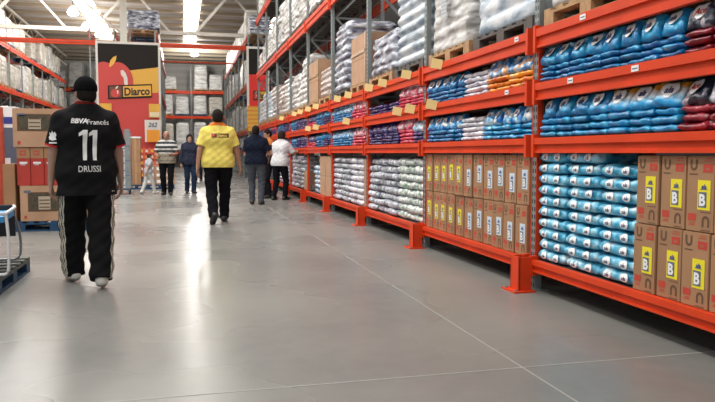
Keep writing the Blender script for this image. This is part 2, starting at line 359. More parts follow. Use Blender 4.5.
# ------------------------------------------------------------------ racks
LEVELS = [(.165, .262), (1.13, 1.25), (1.551, 1.686), (1.963, 2.113), (3.90, 4.10), (5.90, 6.10)]
BAY = 2.65
def beam_mesh(h, m):
    mb = MB(); L = BAY-.10
    mb.box((0, -L/2, -h*.42), (.05, L/2, 0), m); mb.box((.022, -L/2, -h), (.05, L/2, -h*.42), m); mb.box((.008, -L/2, -h), (.022, L/2, -h*.86), m)
    for s in (-1, 1):
        mb.box((-.004, s*L/2-.03 if s > 0 else s*L/2-.005, -h-.035), (.055, s*L/2+.005 if s > 0 else s*L/2+.03, .03), m)
    return mb.mesh('beam')
def frame_mesh(H, D):
    mb = MB()
    for x in (0, D-.09):
        mb.box((x+(.0 if x == 0 else .03), -.036, 0), (x+(.06 if x == 0 else .09), .036, H), M['upright'])
        mb.box((x-.02, -.07, 0), (x+.11, .07, .012), M['steel'])
    return mb.mesh('upright')
def liner_mesh(z0, z1):
    mb = MB(); mb.box((-.004, -.044, z0), (.045, -.0365, z1), M['orange']); mb.box((-.004, .0365, z0), (.045, .044, z1), M['orange']); return mb.mesh('side_liner')
def brace_mesh(H, D):
    mb = MB(); z = .3; fl = 1
    while z < H-.9:
        a, b = (.09, D-.09) if fl > 0 else (D-.09, .09)
        mb.bar((a, 0, z), (b, 0, z+.85), .035, .035, M['steel']); mb.bar((.09, .0, z), (D-.09, 0, z), .03, .03, M['steel']); z += .85; fl *= -1
    return mb.mesh('brace')
def rack(name, label, loc, rz, nb, levels, H, D=1.05, decks=(), dark_paint=False):
    o = empty(name, loc, rz); tag(o, label, 'storage rack')
    fm, bm_ = frame_mesh(H, D), brace_mesh(H, D)
    om = M['orange_dark'] if dark_paint else M['orange']
    bms = {}; LN = liner_mesh(.17, 2.1) if decks else None
    for k in range(nb+1):
        f = link('upright', fm, o, (.008, k*BAY, 0)); link('brace', bm_, f)
        if decks: link('side_liner', LN, f)
    out = {}
    for k in range(nb):
        for li, (z0, z1) in enumerate(levels):
            h = round(z1-z0, 3)
            if h not in bms: bms[h] = beam_mesh(h, om)
            b = link('beam', bms[h], o, (-.045, (k+.5)*BAY, z1)); out[(k, li)] = b
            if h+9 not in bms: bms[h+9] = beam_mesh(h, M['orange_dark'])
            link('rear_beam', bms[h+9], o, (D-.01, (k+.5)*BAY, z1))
            if li in decks:
                mb = MB(); mb.box((.012, (k+.02)*BAY+.03, z1-.03), (D-.02, (k+.98)*BAY-.03, z1-.002), M['deck']); mb.build('shelf_deck', o)
    return o, out
RACK0, BEAMS = rack('pallet_rack', 'orange and grey pallet rack running along the right side of the aisle, stocked with detergent', (RX+.045, 2.48, 0), 0, 9, LEVELS, 7.4, decks=(0, 1, 2))
def BY(k): return 2.48+BAY*k
# price labels on beams
def price(k, li, yw, flag=False):
    b = BEAMS[(k, li)]; yl = yw-(BY(k)+BAY/2); mb = MB()
    if flag:
        mb.box((-.125, yl-.002, -.085), (-.006, yl+.002, .02), M['tag_yellow'], Matrix.Rotation(.2, 3, 'Y') @ Matrix.Rotation(-.35, 3, 'Z'), (-.006, yl, -.03))
        mb.build('price_flag', b)
    else:
        mb.box((-.004, yl-.035, -.05), (-.001, yl+.035, -.012), M['white']); mb.box((-.005, yl-.025, -.036), (-.0041, yl+.025, -.028), M['grey_ink']); mb.build('price_label', b)
for k, li, px in ((0,3,580),(0,2,569),(0,2,633),(1,2,506),(1,3,515),(0,3,662)): price(k, li, Yx(px))
for k, li, px in ((1,3,442),(1,2,437),(2,3,411),(2,3,387),(2,3,373),(2,2,402),(2,2,415),(3,3,352),(3,3,341),(3,2,350),(4,3,319),(4,3,311),(4,2,319),(4,2,311),(5,3,303),(5,3,297),(6,3,284)): price(k, li, Yx(px), True)
# orange guards at the foot of each upright
mb = MB()
mb.box((-.13, -.075, .012), (-.115, .075, .285), M['orange']); mb.box((-.13, .06, .012), (-.02, .075, .285), M['orange']); mb.box((-.13, -.075, .012), (-.02, -.06, .285), M['orange'])
gm = mb.mesh('guard'); mb = MB(); mb.box((-.19, -.12, 0), (-.0, .12, .012), M['orange'])
for s in (-.09, .09): mb.lathe([(0, .026), (.012, .024), (.014, .012)], M['steel'], (-.16, s, 0), 8)
bpm = mb.mesh('base_plate')
for k in range(1, 9):
    o = link('post_guard', gm, loc=(RX+.02, BY(k), 0)); link('base_plate', bpm, o)
    tag(o, 'orange steel post guard at the foot of the %s right rack upright' % ['', 'nearest', 'second', 'third', 'fourth', 'fifth', 'sixth', 'seventh', 'eighth'][k], 'post guard', 'orange guards at the rack feet')
RY0 = 30.3
RACK1, _ = rack('pallet_rack', 'orange pallet rack farther down the right side, behind the narrow black and red billboard', (RX+.045, RY0, 0), 0, 6, [LEVELS[i] for i in (1, 3, 4, 5)], 6.2, dark_paint=True)
RACK2, _ = rack('pallet_rack', 'orange pallet rack behind the apple billboard, facing the main aisle', (-.985, RY0+6*BAY, 0), PI, 6, [LEVELS[i] for i in (1, 3, 4, 5)], 6.2, dark_paint=True)
RACK3, _ = rack('pallet_rack', 'orange pallet rack behind the apple billboard, facing the left aisle', (-3.62, RY0, 0), 0, 6, [LEVELS[i] for i in (1, 3, 4, 5)], 6.2, D=1.0, dark_paint=True)
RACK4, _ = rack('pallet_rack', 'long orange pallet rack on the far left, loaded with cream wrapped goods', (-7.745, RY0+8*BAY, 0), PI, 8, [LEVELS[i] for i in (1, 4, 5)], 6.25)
RACK5, _ = rack('pallet_rack', 'orange pallet rack across the far end of the store', (3.4, 57.5, 0), PI/2, 6, [LEVELS[i] for i in (1, 4, 5)], 8.0)
for (a, b, y, z, lab) in ((-7.7, 2.74, 30.17, 5.60, 'orange tie beam spanning the aisles between the rack tops, nearer one'), (-.93, 2.72, 38.1, 5.93, 'thin orange tie beam farther down the main aisle')):
    mb = MB(); t_ = .09 if y < 35 else .04; mb.box((a, y-.04, z-t_), (b, y+.04, z+t_), M['orange']); mb.box((a, y-.05, z-.02), (b, y-.04, z+.03), M['orange_dark']); tag(mb.build('tie_beam'), lab, 'beam', 'orange tie beams over the aisles')

# ------------------------------------------------------------------ pallets and wrapped loads
def pallet_parts(w, d, top, blk, bright=None):
    """d along x, w along y"""
    a = MB()
    for k in range(7):
        y = -w/2 + k*(w-.1)/6; a.box((-d/2, y, .122), (d/2, y+.1, .144), top)
    for x in (-d/2, -.05, d/2-.1): a.box((x, -w/2, .10), (x+.1, w/2, .1219), top)
    b = MB()
    for x in (-d/2, -.05, d/2-.1):
        for y in (-w/2, -.07, w/2-.14): b.box((x, y, .0221), (x+.1, y+.14, .0999), blk)
    c = MB()
    for x in (-d/2, -.05, d/2-.1): c.box((x, -w/2, 0), (x+.1, w/2, .022), blk)
    return a.mesh('deck_boards'), b.mesh('blocks'), c.mesh('bottom_boards')
PW = {n: pallet_parts(1.15, 1.0, *m) for n, m in {'wood': (M['wood'], M['wood']), 'dark': (M['wood_dark'], M['wood_dark']), 'blue': (M['blue_wood'], M['blue_wood']), 'bluegrey': (M['deckwood'], M['blue_wood'])}.items()}
def whole_pallet_mesh(kind):
    me = bpy.data.meshes.new('pallet'); bm = bmesh.new()
    for p in PW[kind]: bm.from_mesh(p)
    bm.to_mesh(me); bm.free()
    for m in PW[kind][0].materials: me.materials.append(m)
    return me
PWM = {k: whole_pallet_mesh(k) for k in PW}
def pallet(loc, rz, kind, label, scale=(1,1,1)):
    o = empty('wooden_pallet', loc, rz); o.scale = scale; tag(o, label, 'pallet')
    for n, me in zip(('deck_boards', 'blocks', 'bottom_boards'), PW[kind]): link(n, me, o)
    return o

def load_mesh(w, d, h, m, layer=.12, amp=.03, lump=.03, seed=0, taper=.0, n=56, sheet=None, crown=.06):
    """shrink-wrapped stack: perimeter x height grid, bulging at each layer, lumpy; origin at base centre (top of pallet)"""
    rng = random.Random(seed); off = Vector((seed*3.7, seed*1.3, seed*2.1))
    rows = max(10, int(h/layer*6)); vs = []; fs = []
    def outline(t):
        p = 2*PI*t; c, s = math.cos(p), math.sin(p); e = .18
        return math.copysign(abs(c)**e, c)*d/2, math.copysign(abs(s)**e, s)*w/2
    for r in range(rows+1):
        z = h*r/rows; ph = (z/layer) % 1; bul = (abs(math.sin(PI*ph))**.6 - .7)*amp
        k = 1 - taper*(r/rows)**2
        for i in range(n):
            x, y = outline((i+.5)/n)
            nz = noise.noise(Vector((x*3, y*3, z*4))+off)*lump + noise.noise(Vector((x*7, y*7, z*9))+off)*lump*.3
            L = math.hypot(x, y); s = (L+bul+nz-.02)/L*k
            edge = 1 - .06*max(0, (r/rows-.93)/.07)
            zz = z + noise.noise(Vector((x*4, y*4, int(z/layer)*3.1))+off)*lump*.8*(r > 0)
            vs.append((x*s*edge, y*s*edge, zz))
    for r in range(rows):
        for i in range(n): fs.append((r*n+i, r*n+(i+1)%n, (r+1)*n+(i+1)%n, (r+1)*n+i))
    base = rows*n; prev = [base+i for i in range(n)]
    for q, kk in enumerate((.8, .5, .2)):
        st = len(vs)
        for i in range(n):
            x, y = outline((i+.5)/n); vs.append((x*kk*(1-taper), y*kk*(1-taper), h+crown*(1-kk*kk)+noise.noise(Vector((x*kk*6, y*kk*6, 5))+off)*lump))
        cur = [st+i for i in range(n)]
        for i in range(n): fs.append((prev[i], prev[(i+1)%n], cur[(i+1)%n], cur[i]))
        prev = cur
    fs.append(tuple(prev)); fs.append(tuple(range(n))[::-1])
    mb = MB(); mb.add(vs, fs, m)
    return mb.mesh('wrapped_load', True)
def wrapped(me, loc, rz, label, group=None, pal='wood', scale=(1,1,1), cat='wrapped load', pscale=None):
    """load stands on its own pallet, wrapped to it; loc = underside of the pallet"""
    o = link('wrapped_load', me, loc=(loc[0], loc[1], loc[2]+.144), rot=(0, 0, rz), scale=scale); tag(o, label, cat, group)
    link('pallet', PWM[pal], o, (0, 0, -.144/scale[2]), scale=(1, 1, 1/scale[2]))
    return o
# near loads on the pallet level (L4) of the right rack
z4 = 2.115; xc = RX+.06+.50
def near_load(pxl, pxr, h, m, layer, amp, lump, label, pal='wood', z=z4, seed=1, sheet=False, taper=0, yl=None):
    y1, y0 = (Yx(pxl), Yx(pxr)) if yl is None else yl
    w = y1-y0-.04; me = load_mesh(min(w, 1.24), .98, h, BAG[m], layer, amp, lump, seed, taper)
    o = link('wrapped_load', me, loc=(xc, (y0+y1)/2, z+.144)); tag(o, label, 'wrapped load', 'wrapped pallet loads on the right rack')
    link('pallet', PWM[pal], o, (0, 0, -.144), scale=(1, min(1.08, w/1.15), 1))
    if sheet:
        mb = MB(); mb.box((-.522, -.02, .34), (-.518, .14, .66), mat('paper_%d' % seed, (.5, .52, .54), .5)); [mb.box((-.5235, .0, .38+.04*q), (-.5221, .12, .385+.04*q), M['grey_ink']) for q in range(6)]; mb.build('paper_sheet', o)
        pass
    return o
near_load(0, 0, 1.2, 'loadw', .15, .02, .02, 'white wrapped load on pale wood pallet above the nearest bay, cut by photo top', 'wood', seed=2, yl=(3.77, 2.58))
near_load(0, 0, 1.2, 'loadw', .15, .02, .02, 'white wrapped load on pale pallet above the blue bags, right of the near upright', 'wood', seed=3, yl=(5.05, 3.85))
near_load(0, 0, 1.45, 'loadb', .16, .022, .03, 'grey-white wrapped load with paper sheet on dark pallet, left of the near upright', 'dark', seed=4, sheet=True, yl=(6.43, 5.20))
near_load(0, 0, 1.5, 'loadw', .13, .022, .03, 'white wrapped load with paper sheet on pale wood pallet, second bay', 'wood', seed=5, sheet=True, yl=(7.70, 6.50))
near_load(0, 0, 1.55, 'loadb', .135, .075, .012, 'tall column of bulging blue-white sacks on a dark pallet, third bay', 'dark', seed=6, yl=(9.05, 7.86))
near_load(0, 0, .58, 'loadg', .13, .06, .045, 'low dark grey wrapped sack pile on pale pallet, third bay', 'wood', seed=7, yl=(10.36, 9.12), taper=.06)
# fourth bay: carton block and sack pile
def carton_block(y0, y1, z, h, label, pal='wood', depth=.96):
    w = y1-y0; o = empty('carton_stack', (xc, (y0+y1)/2, z+.144)); tag(o, label, 'wrapped load', 'wrapped pallet loads on the right rack')
    nl = max(2, int(h/.32)); mb = MB()
    for l in range(nl):
        for q in range(2):
            a = -w/2+q*w/2; mb.box((-depth/2, a+.004, l*h/nl+.003), (depth/2, a+w/2-.004, (l+1)*h/nl-.003), M['carton_pale'])
    mb.build('cartons', o)
    mb = MB(); mb.box((-depth/2-.012, -w/2+.02, .0), (-depth/2-.008, -w/2+.08, h), M['tape']); mb.box((-depth/2-.012, -w/2, h*.6), (-depth/2-.008, w/2, h*.6+.05), M['tape']); mb.build('strap', o)
    link('pallet', PWM[pal], o, (0, 0, -.144), scale=(1, min(1.05, w/1.15), 1)); return o
carton_block(Yx(361.5), Yx(347), z4, .78, 'tall block of plain brown cartons beside the dark sack pile, fourth bay')
near_load(0, 0, 1.2, 'loadg', .13, .06, .04, 'tall grey and white wrapped sack pile left of brown cartons, fourth bay', 'dark', seed=8, yl=(13.0, 11.82), taper=.08)
carton_block(BY(5)-1.25, BY(5)-.1, z4, .86, 'brown taped carton block on a pallet, fifth bay of the pallet level')
near_load(0, 0, .55, 'loadp', .12, .05, .03, 'low pinkish white wrapped pile in front of brown carton block, fifth bay', 'wood', seed=9, yl=(BY(5)-1.33, BY(4)+.12))
near_load(0, 0, 1.15, 'loadw', .13, .04, .07, 'white lumpy wrapped load, tallest on the pallet level of the sixth bay', 'wood', seed=10, yl=(BY(5)+1.3, BY(5)+.1), taper=.15)
near_load(0, 0, .85, 'loadw', .13, .04, .07, 'white lumpy wrapped load, lower left neighbour on the sixth bay', 'wood', seed=11, yl=(BY(6)-.08, BY(5)+1.36), taper=.1)
near_load(0, 0, .9, 'loadw', .13, .04, .06, 'white wrapped load, right half of the seventh bay on the pallet level', 'wood', seed=12, yl=(BY(6)+1.3, BY(6)+.1))
near_load(0, 0, .8, 'loadp', .13, .04, .05, 'pinkish wrapped load, left half of the seventh bay on the pallet level', 'wood', seed=13, yl=(BY(7)-.08, BY(6)+1.36))
near_load(0, 0, .95, 'loadp', .13, .04, .05, 'brownish pink wrapped load on the eighth bay of the pallet level', 'wood', seed=14, yl=(BY(7)+1.3, BY(7)+.1))
near_load(0, 0, .9, 'loadb', .13, .04, .05, 'blue-white wrapped load, left half of the eighth bay on the pallet level', 'wood', seed=15, yl=(BY(8)-.08, BY(7)+1.36))
near_load(0, 0, .95, 'loadw', .13, .04, .05, 'white wrapped load, right half of the farthest bay on the pallet level', 'wood', seed=16, yl=(BY(8)+1.3, BY(8)+.1))
near_load(0, 0, .75, 'loadb', .13, .04, .05, 'blue-white wrapped load at the far end of the pallet level', 'wood', seed=17, yl=(BY(9)-.08, BY(8)+1.36))
# level 5 and 6
hs5 = {(4,0): 1.35, (4,1): 1.5, (5,0): 1.45, (5,1): 1.35, (6,0): 1.3, (6,1): 1.2, (7,0): 1.05, (7,1): .85, (8,0): .8, (8,1): .55}
k = 30
for (b, hf), h in hs5.items():
    y0 = BY(b)+.1 if hf == 0 else BY(b)+1.36
    near_load(0, 0, h, 'loadp' if (b, hf) == (8, 1) else 'loadw', .13, .04, .08, '%s wrapped load on high level, %s bay from camera, %s pallet' % ('pinkish' if (b, hf) == (8, 1) else 'white lumpy', ORD[b], 'right' if hf == 0 else 'left'), 'dark', z=4.102, seed=k, yl=(y0+1.2, y0), taper=.08); k += 1
for b in (7, 8):
    for hf in (0, 1):
        y0 = BY(b)+.1 if hf == 0 else BY(b)+1.36
        near_load(0, 0, 1.1, 'loadw', .13, .04, .05, 'white wrapped load on topmost level, %s bay from camera, %s pallet' % (ORD[b], 'right' if hf == 0 else 'left'), 'dark', z=6.102, seed=k, yl=(y0+1.2, y0)); k += 1
# far racks: shared load meshes
FL = [load_mesh(1.12, .96, 1.3, BAG['farc'], .16, .02, .03, 51, n=32), load_mesh(1.1, .96, 1.3, BAG['farw'], .14, .03, .04, 52, .08, n=32), load_mesh(1.12, .96, 1.3, BAG['farg'], .13, .03, .04, 53, n=32),
      load_mesh(1.1, .96, 1.3, BAG['farc'], .2, .015, .03, 54, n=32), load_mesh(1.12, .96, 1.3, BAG['farw'], .14, .03, .02, 55, n=32), load_mesh(1.12, .96, 1.3, BAG['tan'], .32, .01, .005, 56, n=32)]
def fill(rk, nb, levels, lab, grp, pick, side='from near end', rev=True):
    for li, (zz, lname, hmax) in enumerate(levels):
        n = 0
        for b in (range(nb-1, -1, -1) if rev else range(nb)):
            for hf in ((1, 0) if rev else (0, 1)):
                if random.random() < .06: continue
                y = (b+.26+hf*.47)*BAY+.02
                p = rk.matrix_basis @ Vector((.515, y, zz)) if False else (Matrix.Translation(rk.location) @ Matrix.Rotation(rk.rotation_euler.z, 4, 'Z')) @ Vector((.535, y, zz))
                h = random.uniform(.72, 1)*hmax; v = random.choice(pick)
                wrapped(FL[v], p, rk.rotation_euler.z, '%s wrapped load, %s %s, %s of %s' % (['cream', 'white', 'grey', 'pinkish', 'blue-white', 'brown carton'][v], od(n), side, lname, lab), grp, random.choice(['wood', 'wood', 'blue']), (1, 1, h/1.3)); n += 1
fill(RACK4, 8, [(1.252, 'low level', 1.5), (4.102, 'middle level', 1.45), (6.102, 'top level', 1.5)], 'far left rack', 'wrapped loads on the far left rack', [0, 0, 0, 1, 3])
fill(RACK2, 6, [(2.115, 'second level', 1.4), (4.102, 'third level', 1.4), (6.102, 'top level', 1.3)], 'rack behind apple billboard', 'wrapped loads behind the apple billboard', [0, 1, 4, 2])
# fill(RACK3, 2, [(6.102, 'top level', 1.35)], 'left-facing rack behind apple billboard', 'wrapped loads behind the apple billboard', [2, 1], rev=False)
fill(RACK1, 6, [(1.252, 'low level', .55), (2.115, 'second level', 1.3), (4.102, 'third level', 1.35), (6.102, 'top level', 1.4)], 'farther right rack', 'wrapped loads on the farther right rack', [1, 1, 0, 3, 4], rev=False)
fill(RACK5, 6, [(1.252, 'lower level', 2.3), (4.102, 'middle level', 1.6)], 'far end rack', 'wrapped loads on the far end rack', [0, 1, 1], 'from the right', rev=False)
for i, (x, h) in enumerate(((2.72, 1.2), (1.52, 1.95), (-.9, 1.0), (-7.9, 1.9), (-9.2, 1.2))):
    wrapped(FL[1], (x, 58.05, 6.102), PI/2, ['white wrapped load on the top of the far end rack, beside the right racking', 'tall white wrapped tower standing alone on top of the far end rack', 'low white wrapped load on the far end rack, left of the tall tower', 'tall white wrapped tower on the far end rack, left of the apple billboard', 'low white wrapped load on the far end rack, at its left end'][i], 'wrapped loads on the far end rack', 'wood', (1, 1, h/1.3))
o = wrapped(load_mesh(1.35, .95, .80, BAG['loadg'], .16, .03, .03, 71), (-1.50, 30.9, 6.104), PI/2, 'silver grey sack stack under clear film, poking up above the apple billboard', None, 'wood')
def drop(grp, test):
    for ob in [x for x in C.objects if x.get('group') == grp and test(x.location)]:
        for c_ in list(ob.children): bpy.data.objects.remove(c_)
        bpy.data.objects.remove(ob)
drop('wrapped loads behind the apple billboard', lambda p: abs(p.x+2.1) < 1.3 and p.y < 32.2 and p.z > 6)
o = wrapped(load_mesh(1.15, .9, .8, BAG['loadg'], .16, .03, .03, 72), (3.35, 30.95, 6.104), 0, 'silver grey sack stack topping the rack end beside the right billboard', None, 'wood')
drop('wrapped loads on the farther right rack', lambda p: p.y < 31.8 and p.z > 6)

# ------------------------------------------------------------------ detergent bags on the shelves
def pillow(L, W, H, seed=0, nu=12, nv=16, m=None, eu=6.0, ev=9, name='detergent_bag'):
    """L along x (into the shelf), W along y, H along z; base at z=0"""
    off = Vector((seed*5.3, seed*1.7, seed*.9)); top = []; bot = []; vs = []; fs = []
    def val(i, j, sgn):
        u = -1+2*i/nu; v = -1+2*j/nv
        u = math.sin(u*PI/2); v = math.copysign(abs(math.sin(v*PI/2))**.8, v)
        t = (max(0, 1-abs(u)**eu))**.4*(max(0, 1-abs(v)**ev))**.38
        x, y = u*L/2*(1-.05*v*v), v*W/2
        if abs(abs(v)-1) < 1e-6: x *= .93
        n_ = noise.noise(Vector((x*12, y*14, sgn*2))+off)*H*.30*t
        crease = noise.noise(Vector((x*9, y*34, sgn*7))+off)*H*.16*t
        return (x + noise.noise(Vector((y*16, sgn, 3))+off)*.018*abs(u), y, H/2 + sgn*(H/2*t) + (n_+crease) * (1 if sgn > 0 else .3))
    idx = {}
    for i in range(nu+1):
        for j in range(nv+1):
            edge = i in (0, nu) or j in (0, nv)
            a = len(vs); vs.append(val(i, j, 1)); idx[(i, j, 1)] = a
            if edge: idx[(i, j, -1)] = a
            else: idx[(i, j, -1)] = len(vs); vs.append(val(i, j, -1))
    for i in range(nu):
        for j in range(nv):
            fs.append((idx[(i,j,1)], idx[(i+1,j,1)], idx[(i+1,j+1,1)], idx[(i,j+1,1)]))
            fs.append(tuple(dict.fromkeys((idx[(i,j,-1)], idx[(i,j+1,-1)], idx[(i+1,j+1,-1)], idx[(i+1,j,-1)]))))
    mb = MB(); mb.add(vs, [f for f in fs if len(f) > 2], m); return mb.mesh(name, True)

_bagc = {}
def bag_mesh(kind, L, W, H, var):
    key = (kind, L, W, H, var)
    if key not in _bagc:
        me = pillow(L, W, H, var*7+len(_bagc), m=BAG[kind]) ; _bagc[key] = me
    return _bagc[key]
def bag_logo_top(W, L, word='ala', plate=M['white'], ink=M['navy_ink'], key='std'):
    """oval plate with lettering lying on the broad face of a pillow bag; +x of the bag is up when stood"""
    k = ('logo', W, L, word, key)
    if k in _bagc: return _bagc[k]
    mb = MB(); H = .07
    def surf(x, y): 
        u, v = x/(L/2), y/(W/2); t = (max(0, 1-abs(u)**6.0))**.4*(max(0, 1-abs(v)**9))**.38
        return H/2+H/2*t*1.02+.007
    vs = [(0.01, 0, surf(0, 0))]; fs = []; n = 18
    for r in (.5, 1):
        for i in range(n):
            a = 2*PI*i/n; x = .01+math.sin(a)*r*W*.21*(1+.25*math.sin(3*a)); y = math.cos(a)*r*W*.30; vs.append((x, y, surf(x, y)))
    for i in range(n): fs += [(0, 1+i, 1+(i+1)%n), (1+i, 1+n+i, 1+n+(i+1)%n, 1+(i+1)%n)]
    mb.add(vs, fs, plate)
    v2, tf = txt(word, W*.19, .03, .15)
    mb.add([(.01+p[1]-W*.02, -p[0], surf(.01+p[1], p[0])+.003) for p in v2], tf, ink)
    _bagc[k] = mb.mesh('printed_logo'); return _bagc[k]
def roll_logo(L, W, H):
    k = ('roll', L, W, H)
    if k in _bagc: return _bagc[k]
    mb = MB()
    def sx(y, z):     # front surface x at height z for the pillow section
        t = min(.97, abs(z-H/2)/(H/2)); u = (1-t**2.5)**(1/6.0)
        return -u*L/2*1.0-.007
    for yc, w in ((-W*.24, .042), (W*.2, .044)):
        vs = [(sx(0, H*.55), yc, H*.55)]; fs = []; n = 14
        for i in range(n):
            a = 2*PI*i/n; y = yc+math.cos(a)*w; z = H*.55+math.sin(a)*H*.33; vs.append((sx(y, z)-.001, y, z))
        for i in range(n): fs.append((0, 1+i, 1+(i+1)%n))
        mb.add(vs, fs, M['white'])
        v2, tf = txt('ala', .026, .02, .2)
        mb.add([(sx(0, H*.55+p[1])-.005, yc-p[0], H*.52+p[1]) for p in v2], tf, M['navy_ink'])
    _bagc[k] = mb.mesh('printed_logo'); return _bagc[k]

NAMES = {'sky': 'sky blue', 'deep': 'deep blue', 'roll': 'pale blue', 'tri': 'orange-topped blue', 'red': 'dark red', 'black': 'black and red', 'white': 'white', 'orange': 'orange', 'mix': 'blue and orange', 'pink': 'pinkish red', 'pinktop': 'pink and white', 'navy': 'navy', 'bluetop': 'blue and white', 'grey': 'grey-white', 'green': 'green-white', 'multi': 'multicoloured'}
BAYN = ['nearest bay', 'second bay', 'third bay', 'fourth bay', 'fifth bay', 'sixth bay', 'seventh bay', 'eighth bay', 'farthest bay']
SH = ['bottom shelf', 'middle shelf', 'upper shelf']
def put_bag(kind, L, W, H, var, loc, rot, label, group, logo=None):
    o = link('detergent_bag', bag_mesh(kind, L, W, H, var), loc=loc, rot=rot); tag(o, label, 'bag', group)
    if logo: link('printed_logo', logo, o)
    return o
STUFF = []        # far small bags gathered into one
def shelf_run(bay, sh, y1, y0, kind, layers, topkind=None, word='ala', pitch=.205, tophigh=.16, lh=.052, stuff=False, logo=True, start=0):
    z = LEVELS[sh][1]; n = max(1, round((y1-y0)/pitch)); w = (y1-y0)/n
    L = .30; W = round(w*.965, 3)
    for c in range(n):
        y = y1-(c+.5)*w
        for l in range(layers):
            loc = (RX+.05+L/2+random.uniform(-.014, .014), y+random.uniform(-.006, .006), z+.001+l*lh)
            rot = (random.uniform(-.02, .02)*(l > 0), 0, random.uniform(-.07, .07))
            if stuff: STUFF.append((kind, L, W, lh, random.randint(0, 1), loc, rot)); continue
            put_bag(kind, L, W, lh*.97, random.randint(0, 3), loc, rot, '%s bag, %s from left, %s layer, %s group on %s of %s' % (NAMES[kind], od(c+start), od(l), NAMES[kind], SH[sh], BAYN[bay]) if False else
                    '%s bag, %s layer, %s from left, %s, %s' % (NAMES[kind], od(l), od(c+start), SH[sh], BAYN[bay]), 'detergent bags lying on the shelves')
        if topkind:
            th = .16; tilt = random.uniform(.95, 1.2)
            # leaning bag: broad face towards the aisle, rotated about y
            zb = z-.012+layers*lh
            loc = (RX+.13+random.uniform(0, .015), y, zb+th/2*math.sin(tilt)*.98)
            rot = (random.uniform(-.12, .12), -tilt, random.uniform(-.08, .08))
            if stuff: STUFF.append((topkind, .155, W, .07, random.randint(0, 1), loc, rot)); continue
            lg = bag_logo_top(W, .16, word, M['white'], M['navy_ink'] if topkind != 'black' else M['red_ink'], 'b' if topkind == 'black' else 'a') if logo else None
            put_bag(topkind, .16, W, .07, random.randint(0, 3), loc, rot, '%s bag leaning on top, %s from left, %s, %s' % (NAMES[topkind], od(c+start), SH[sh], BAYN[bay]), 'detergent bags leaning on top of the stacks', lg)
def yl(k): return BY(k+1)-.07     # left (far) limit of bay k
def yr(k): return BY(k)+.07
# nearest bay
a = Yx(669)
shelf_run(0, 1, yl(0), Yx(598), 'sky', 3, 'sky'); shelf_run(0, 1, Yx(598), a, 'sky', 3, 'tri', start=3, tophigh=.18)
shelf_run(0, 1, a-.005, yr(0), 'red', 3, 'black', 'Ace', start=0)
shelf_run(0, 2, yl(0), Yx(672), 'deep', 3, 'sky', lh=.045, tophigh=.135)
shelf_run(0, 2, Yx(672)-.005, yr(0), 'red', 3, 'black', 'Ace', lh=.045, tophigh=.13)
# second bay
shelf_run(1, 1, yl(1), Yx(456), 'deep', 3, 'bluetop', lh=.045); shelf_run(1, 1, Yx(456)-.005, Yx(477), 'white', 5, None, lh=.047)
shelf_run(1, 1, Yx(477)-.005, yr(1), 'sky', 3, 'bluetop', lh=.045)
shelf_run(1, 2, yl(1), Yx(458), 'deep', 3, 'deep', lh=.042, tophigh=.11); shelf_run(1, 2, Yx(458)-.005, Yx(480), 'white', 5, None, lh=.048)
shelf_run(1, 2, Yx(480)-.005, yr(1), 'orange', 3, 'mix', lh=.045, tophigh=.12, logo=False)
# third bay
shelf_run(2, 1, yl(2), Yx(394), 'navy', 4, 'navy', lh=.04, tophigh=.1, logo=False, pitch=.25, stuff=True); shelf_run(2, 1, Yx(394)-.005, Yx(408), 'pink', 4, 'pinktop', lh=.045, tophigh=.1, logo=False, pitch=.25, stuff=True)
shelf_run(2, 1, Yx(408)-.005, yr(2), 'navy', 3, 'multi', lh=.045, tophigh=.12, logo=False, pitch=.25, stuff=True, start=6)
shelf_run(2, 2, yl(2), Yx(394), 'navy', 3, None, lh=.045, pitch=.25, stuff=True); shelf_run(2, 2, Yx(394)-.005, yr(2), 'pink', 4, 'pinktop', lh=.04, tophigh=.1, logo=False, pitch=.25, stuff=True)
# farther bays: the rest, one object
S = dict(stuff=True, pitch=.25)
for sh in (1, 2):
    shelf_run(3, sh, yl(3), Yx(349), 'deep', 3, 'bluetop', lh=.045, tophigh=.11, **S); shelf_run(3, sh, Yx(349), yr(3), 'pink', 3, 'pinktop', lh=.05, tophigh=.11, **S)
    shelf_run(4, sh, yl(4), Yx(313), 'pink', 3, 'navy', lh=.04, tophigh=.1, **S); shelf_run(4, sh, Yx(313), Yx(320), 'deep', 3, 'deep', lh=.05, tophigh=.11, **S); shelf_run(4, sh, Yx(320), yr(4), 'navy', 4, 'deep', lh=.04, tophigh=.1, **S)
    for b in (5, 6, 7, 8):
        mid = (yl(b)+yr(b))/2+.3*(b % 2)
        shelf_run(b, sh, yl(b), mid, 'deep', 3, 'deep', lh=.045, tophigh=.1, **S); shelf_run(b, sh, mid, yr(b), 'navy', 4, 'navy' if b < 7 else 'pink', lh=.04, tophigh=.08, **S)
# bottom shelf, nearest bay: pale blue bags, three columns
zb = LEVELS[0][1]+.002; ya, yb = yl(0)+.01, Yx(631)
w = (ya-yb)/3; H = .0885
for c in range(3):
    for l in range(10 if c < 2 else 9):
        if c == 2 and l == 8 and False: continue
        L = .36
        hh = H if c < 2 else H*1.0
        put_bag('roll', L, round(w*.975, 3), .087, random.randint(0, 3), (RX+.05+L/2+random.uniform(-.008, .012), ya-(c+.5)*w+random.uniform(-.008, .008), zb+l*hh*.99), (random.uniform(-.015, .015), 0, random.uniform(-.02, .02)),
                'pale blue bag, %s layer, %s column from left, bottom shelf, nearest bay' % (od(l), od(c)), 'pale blue bags stacked in three columns', roll_logo(L, round(w*.975, 3), .087))

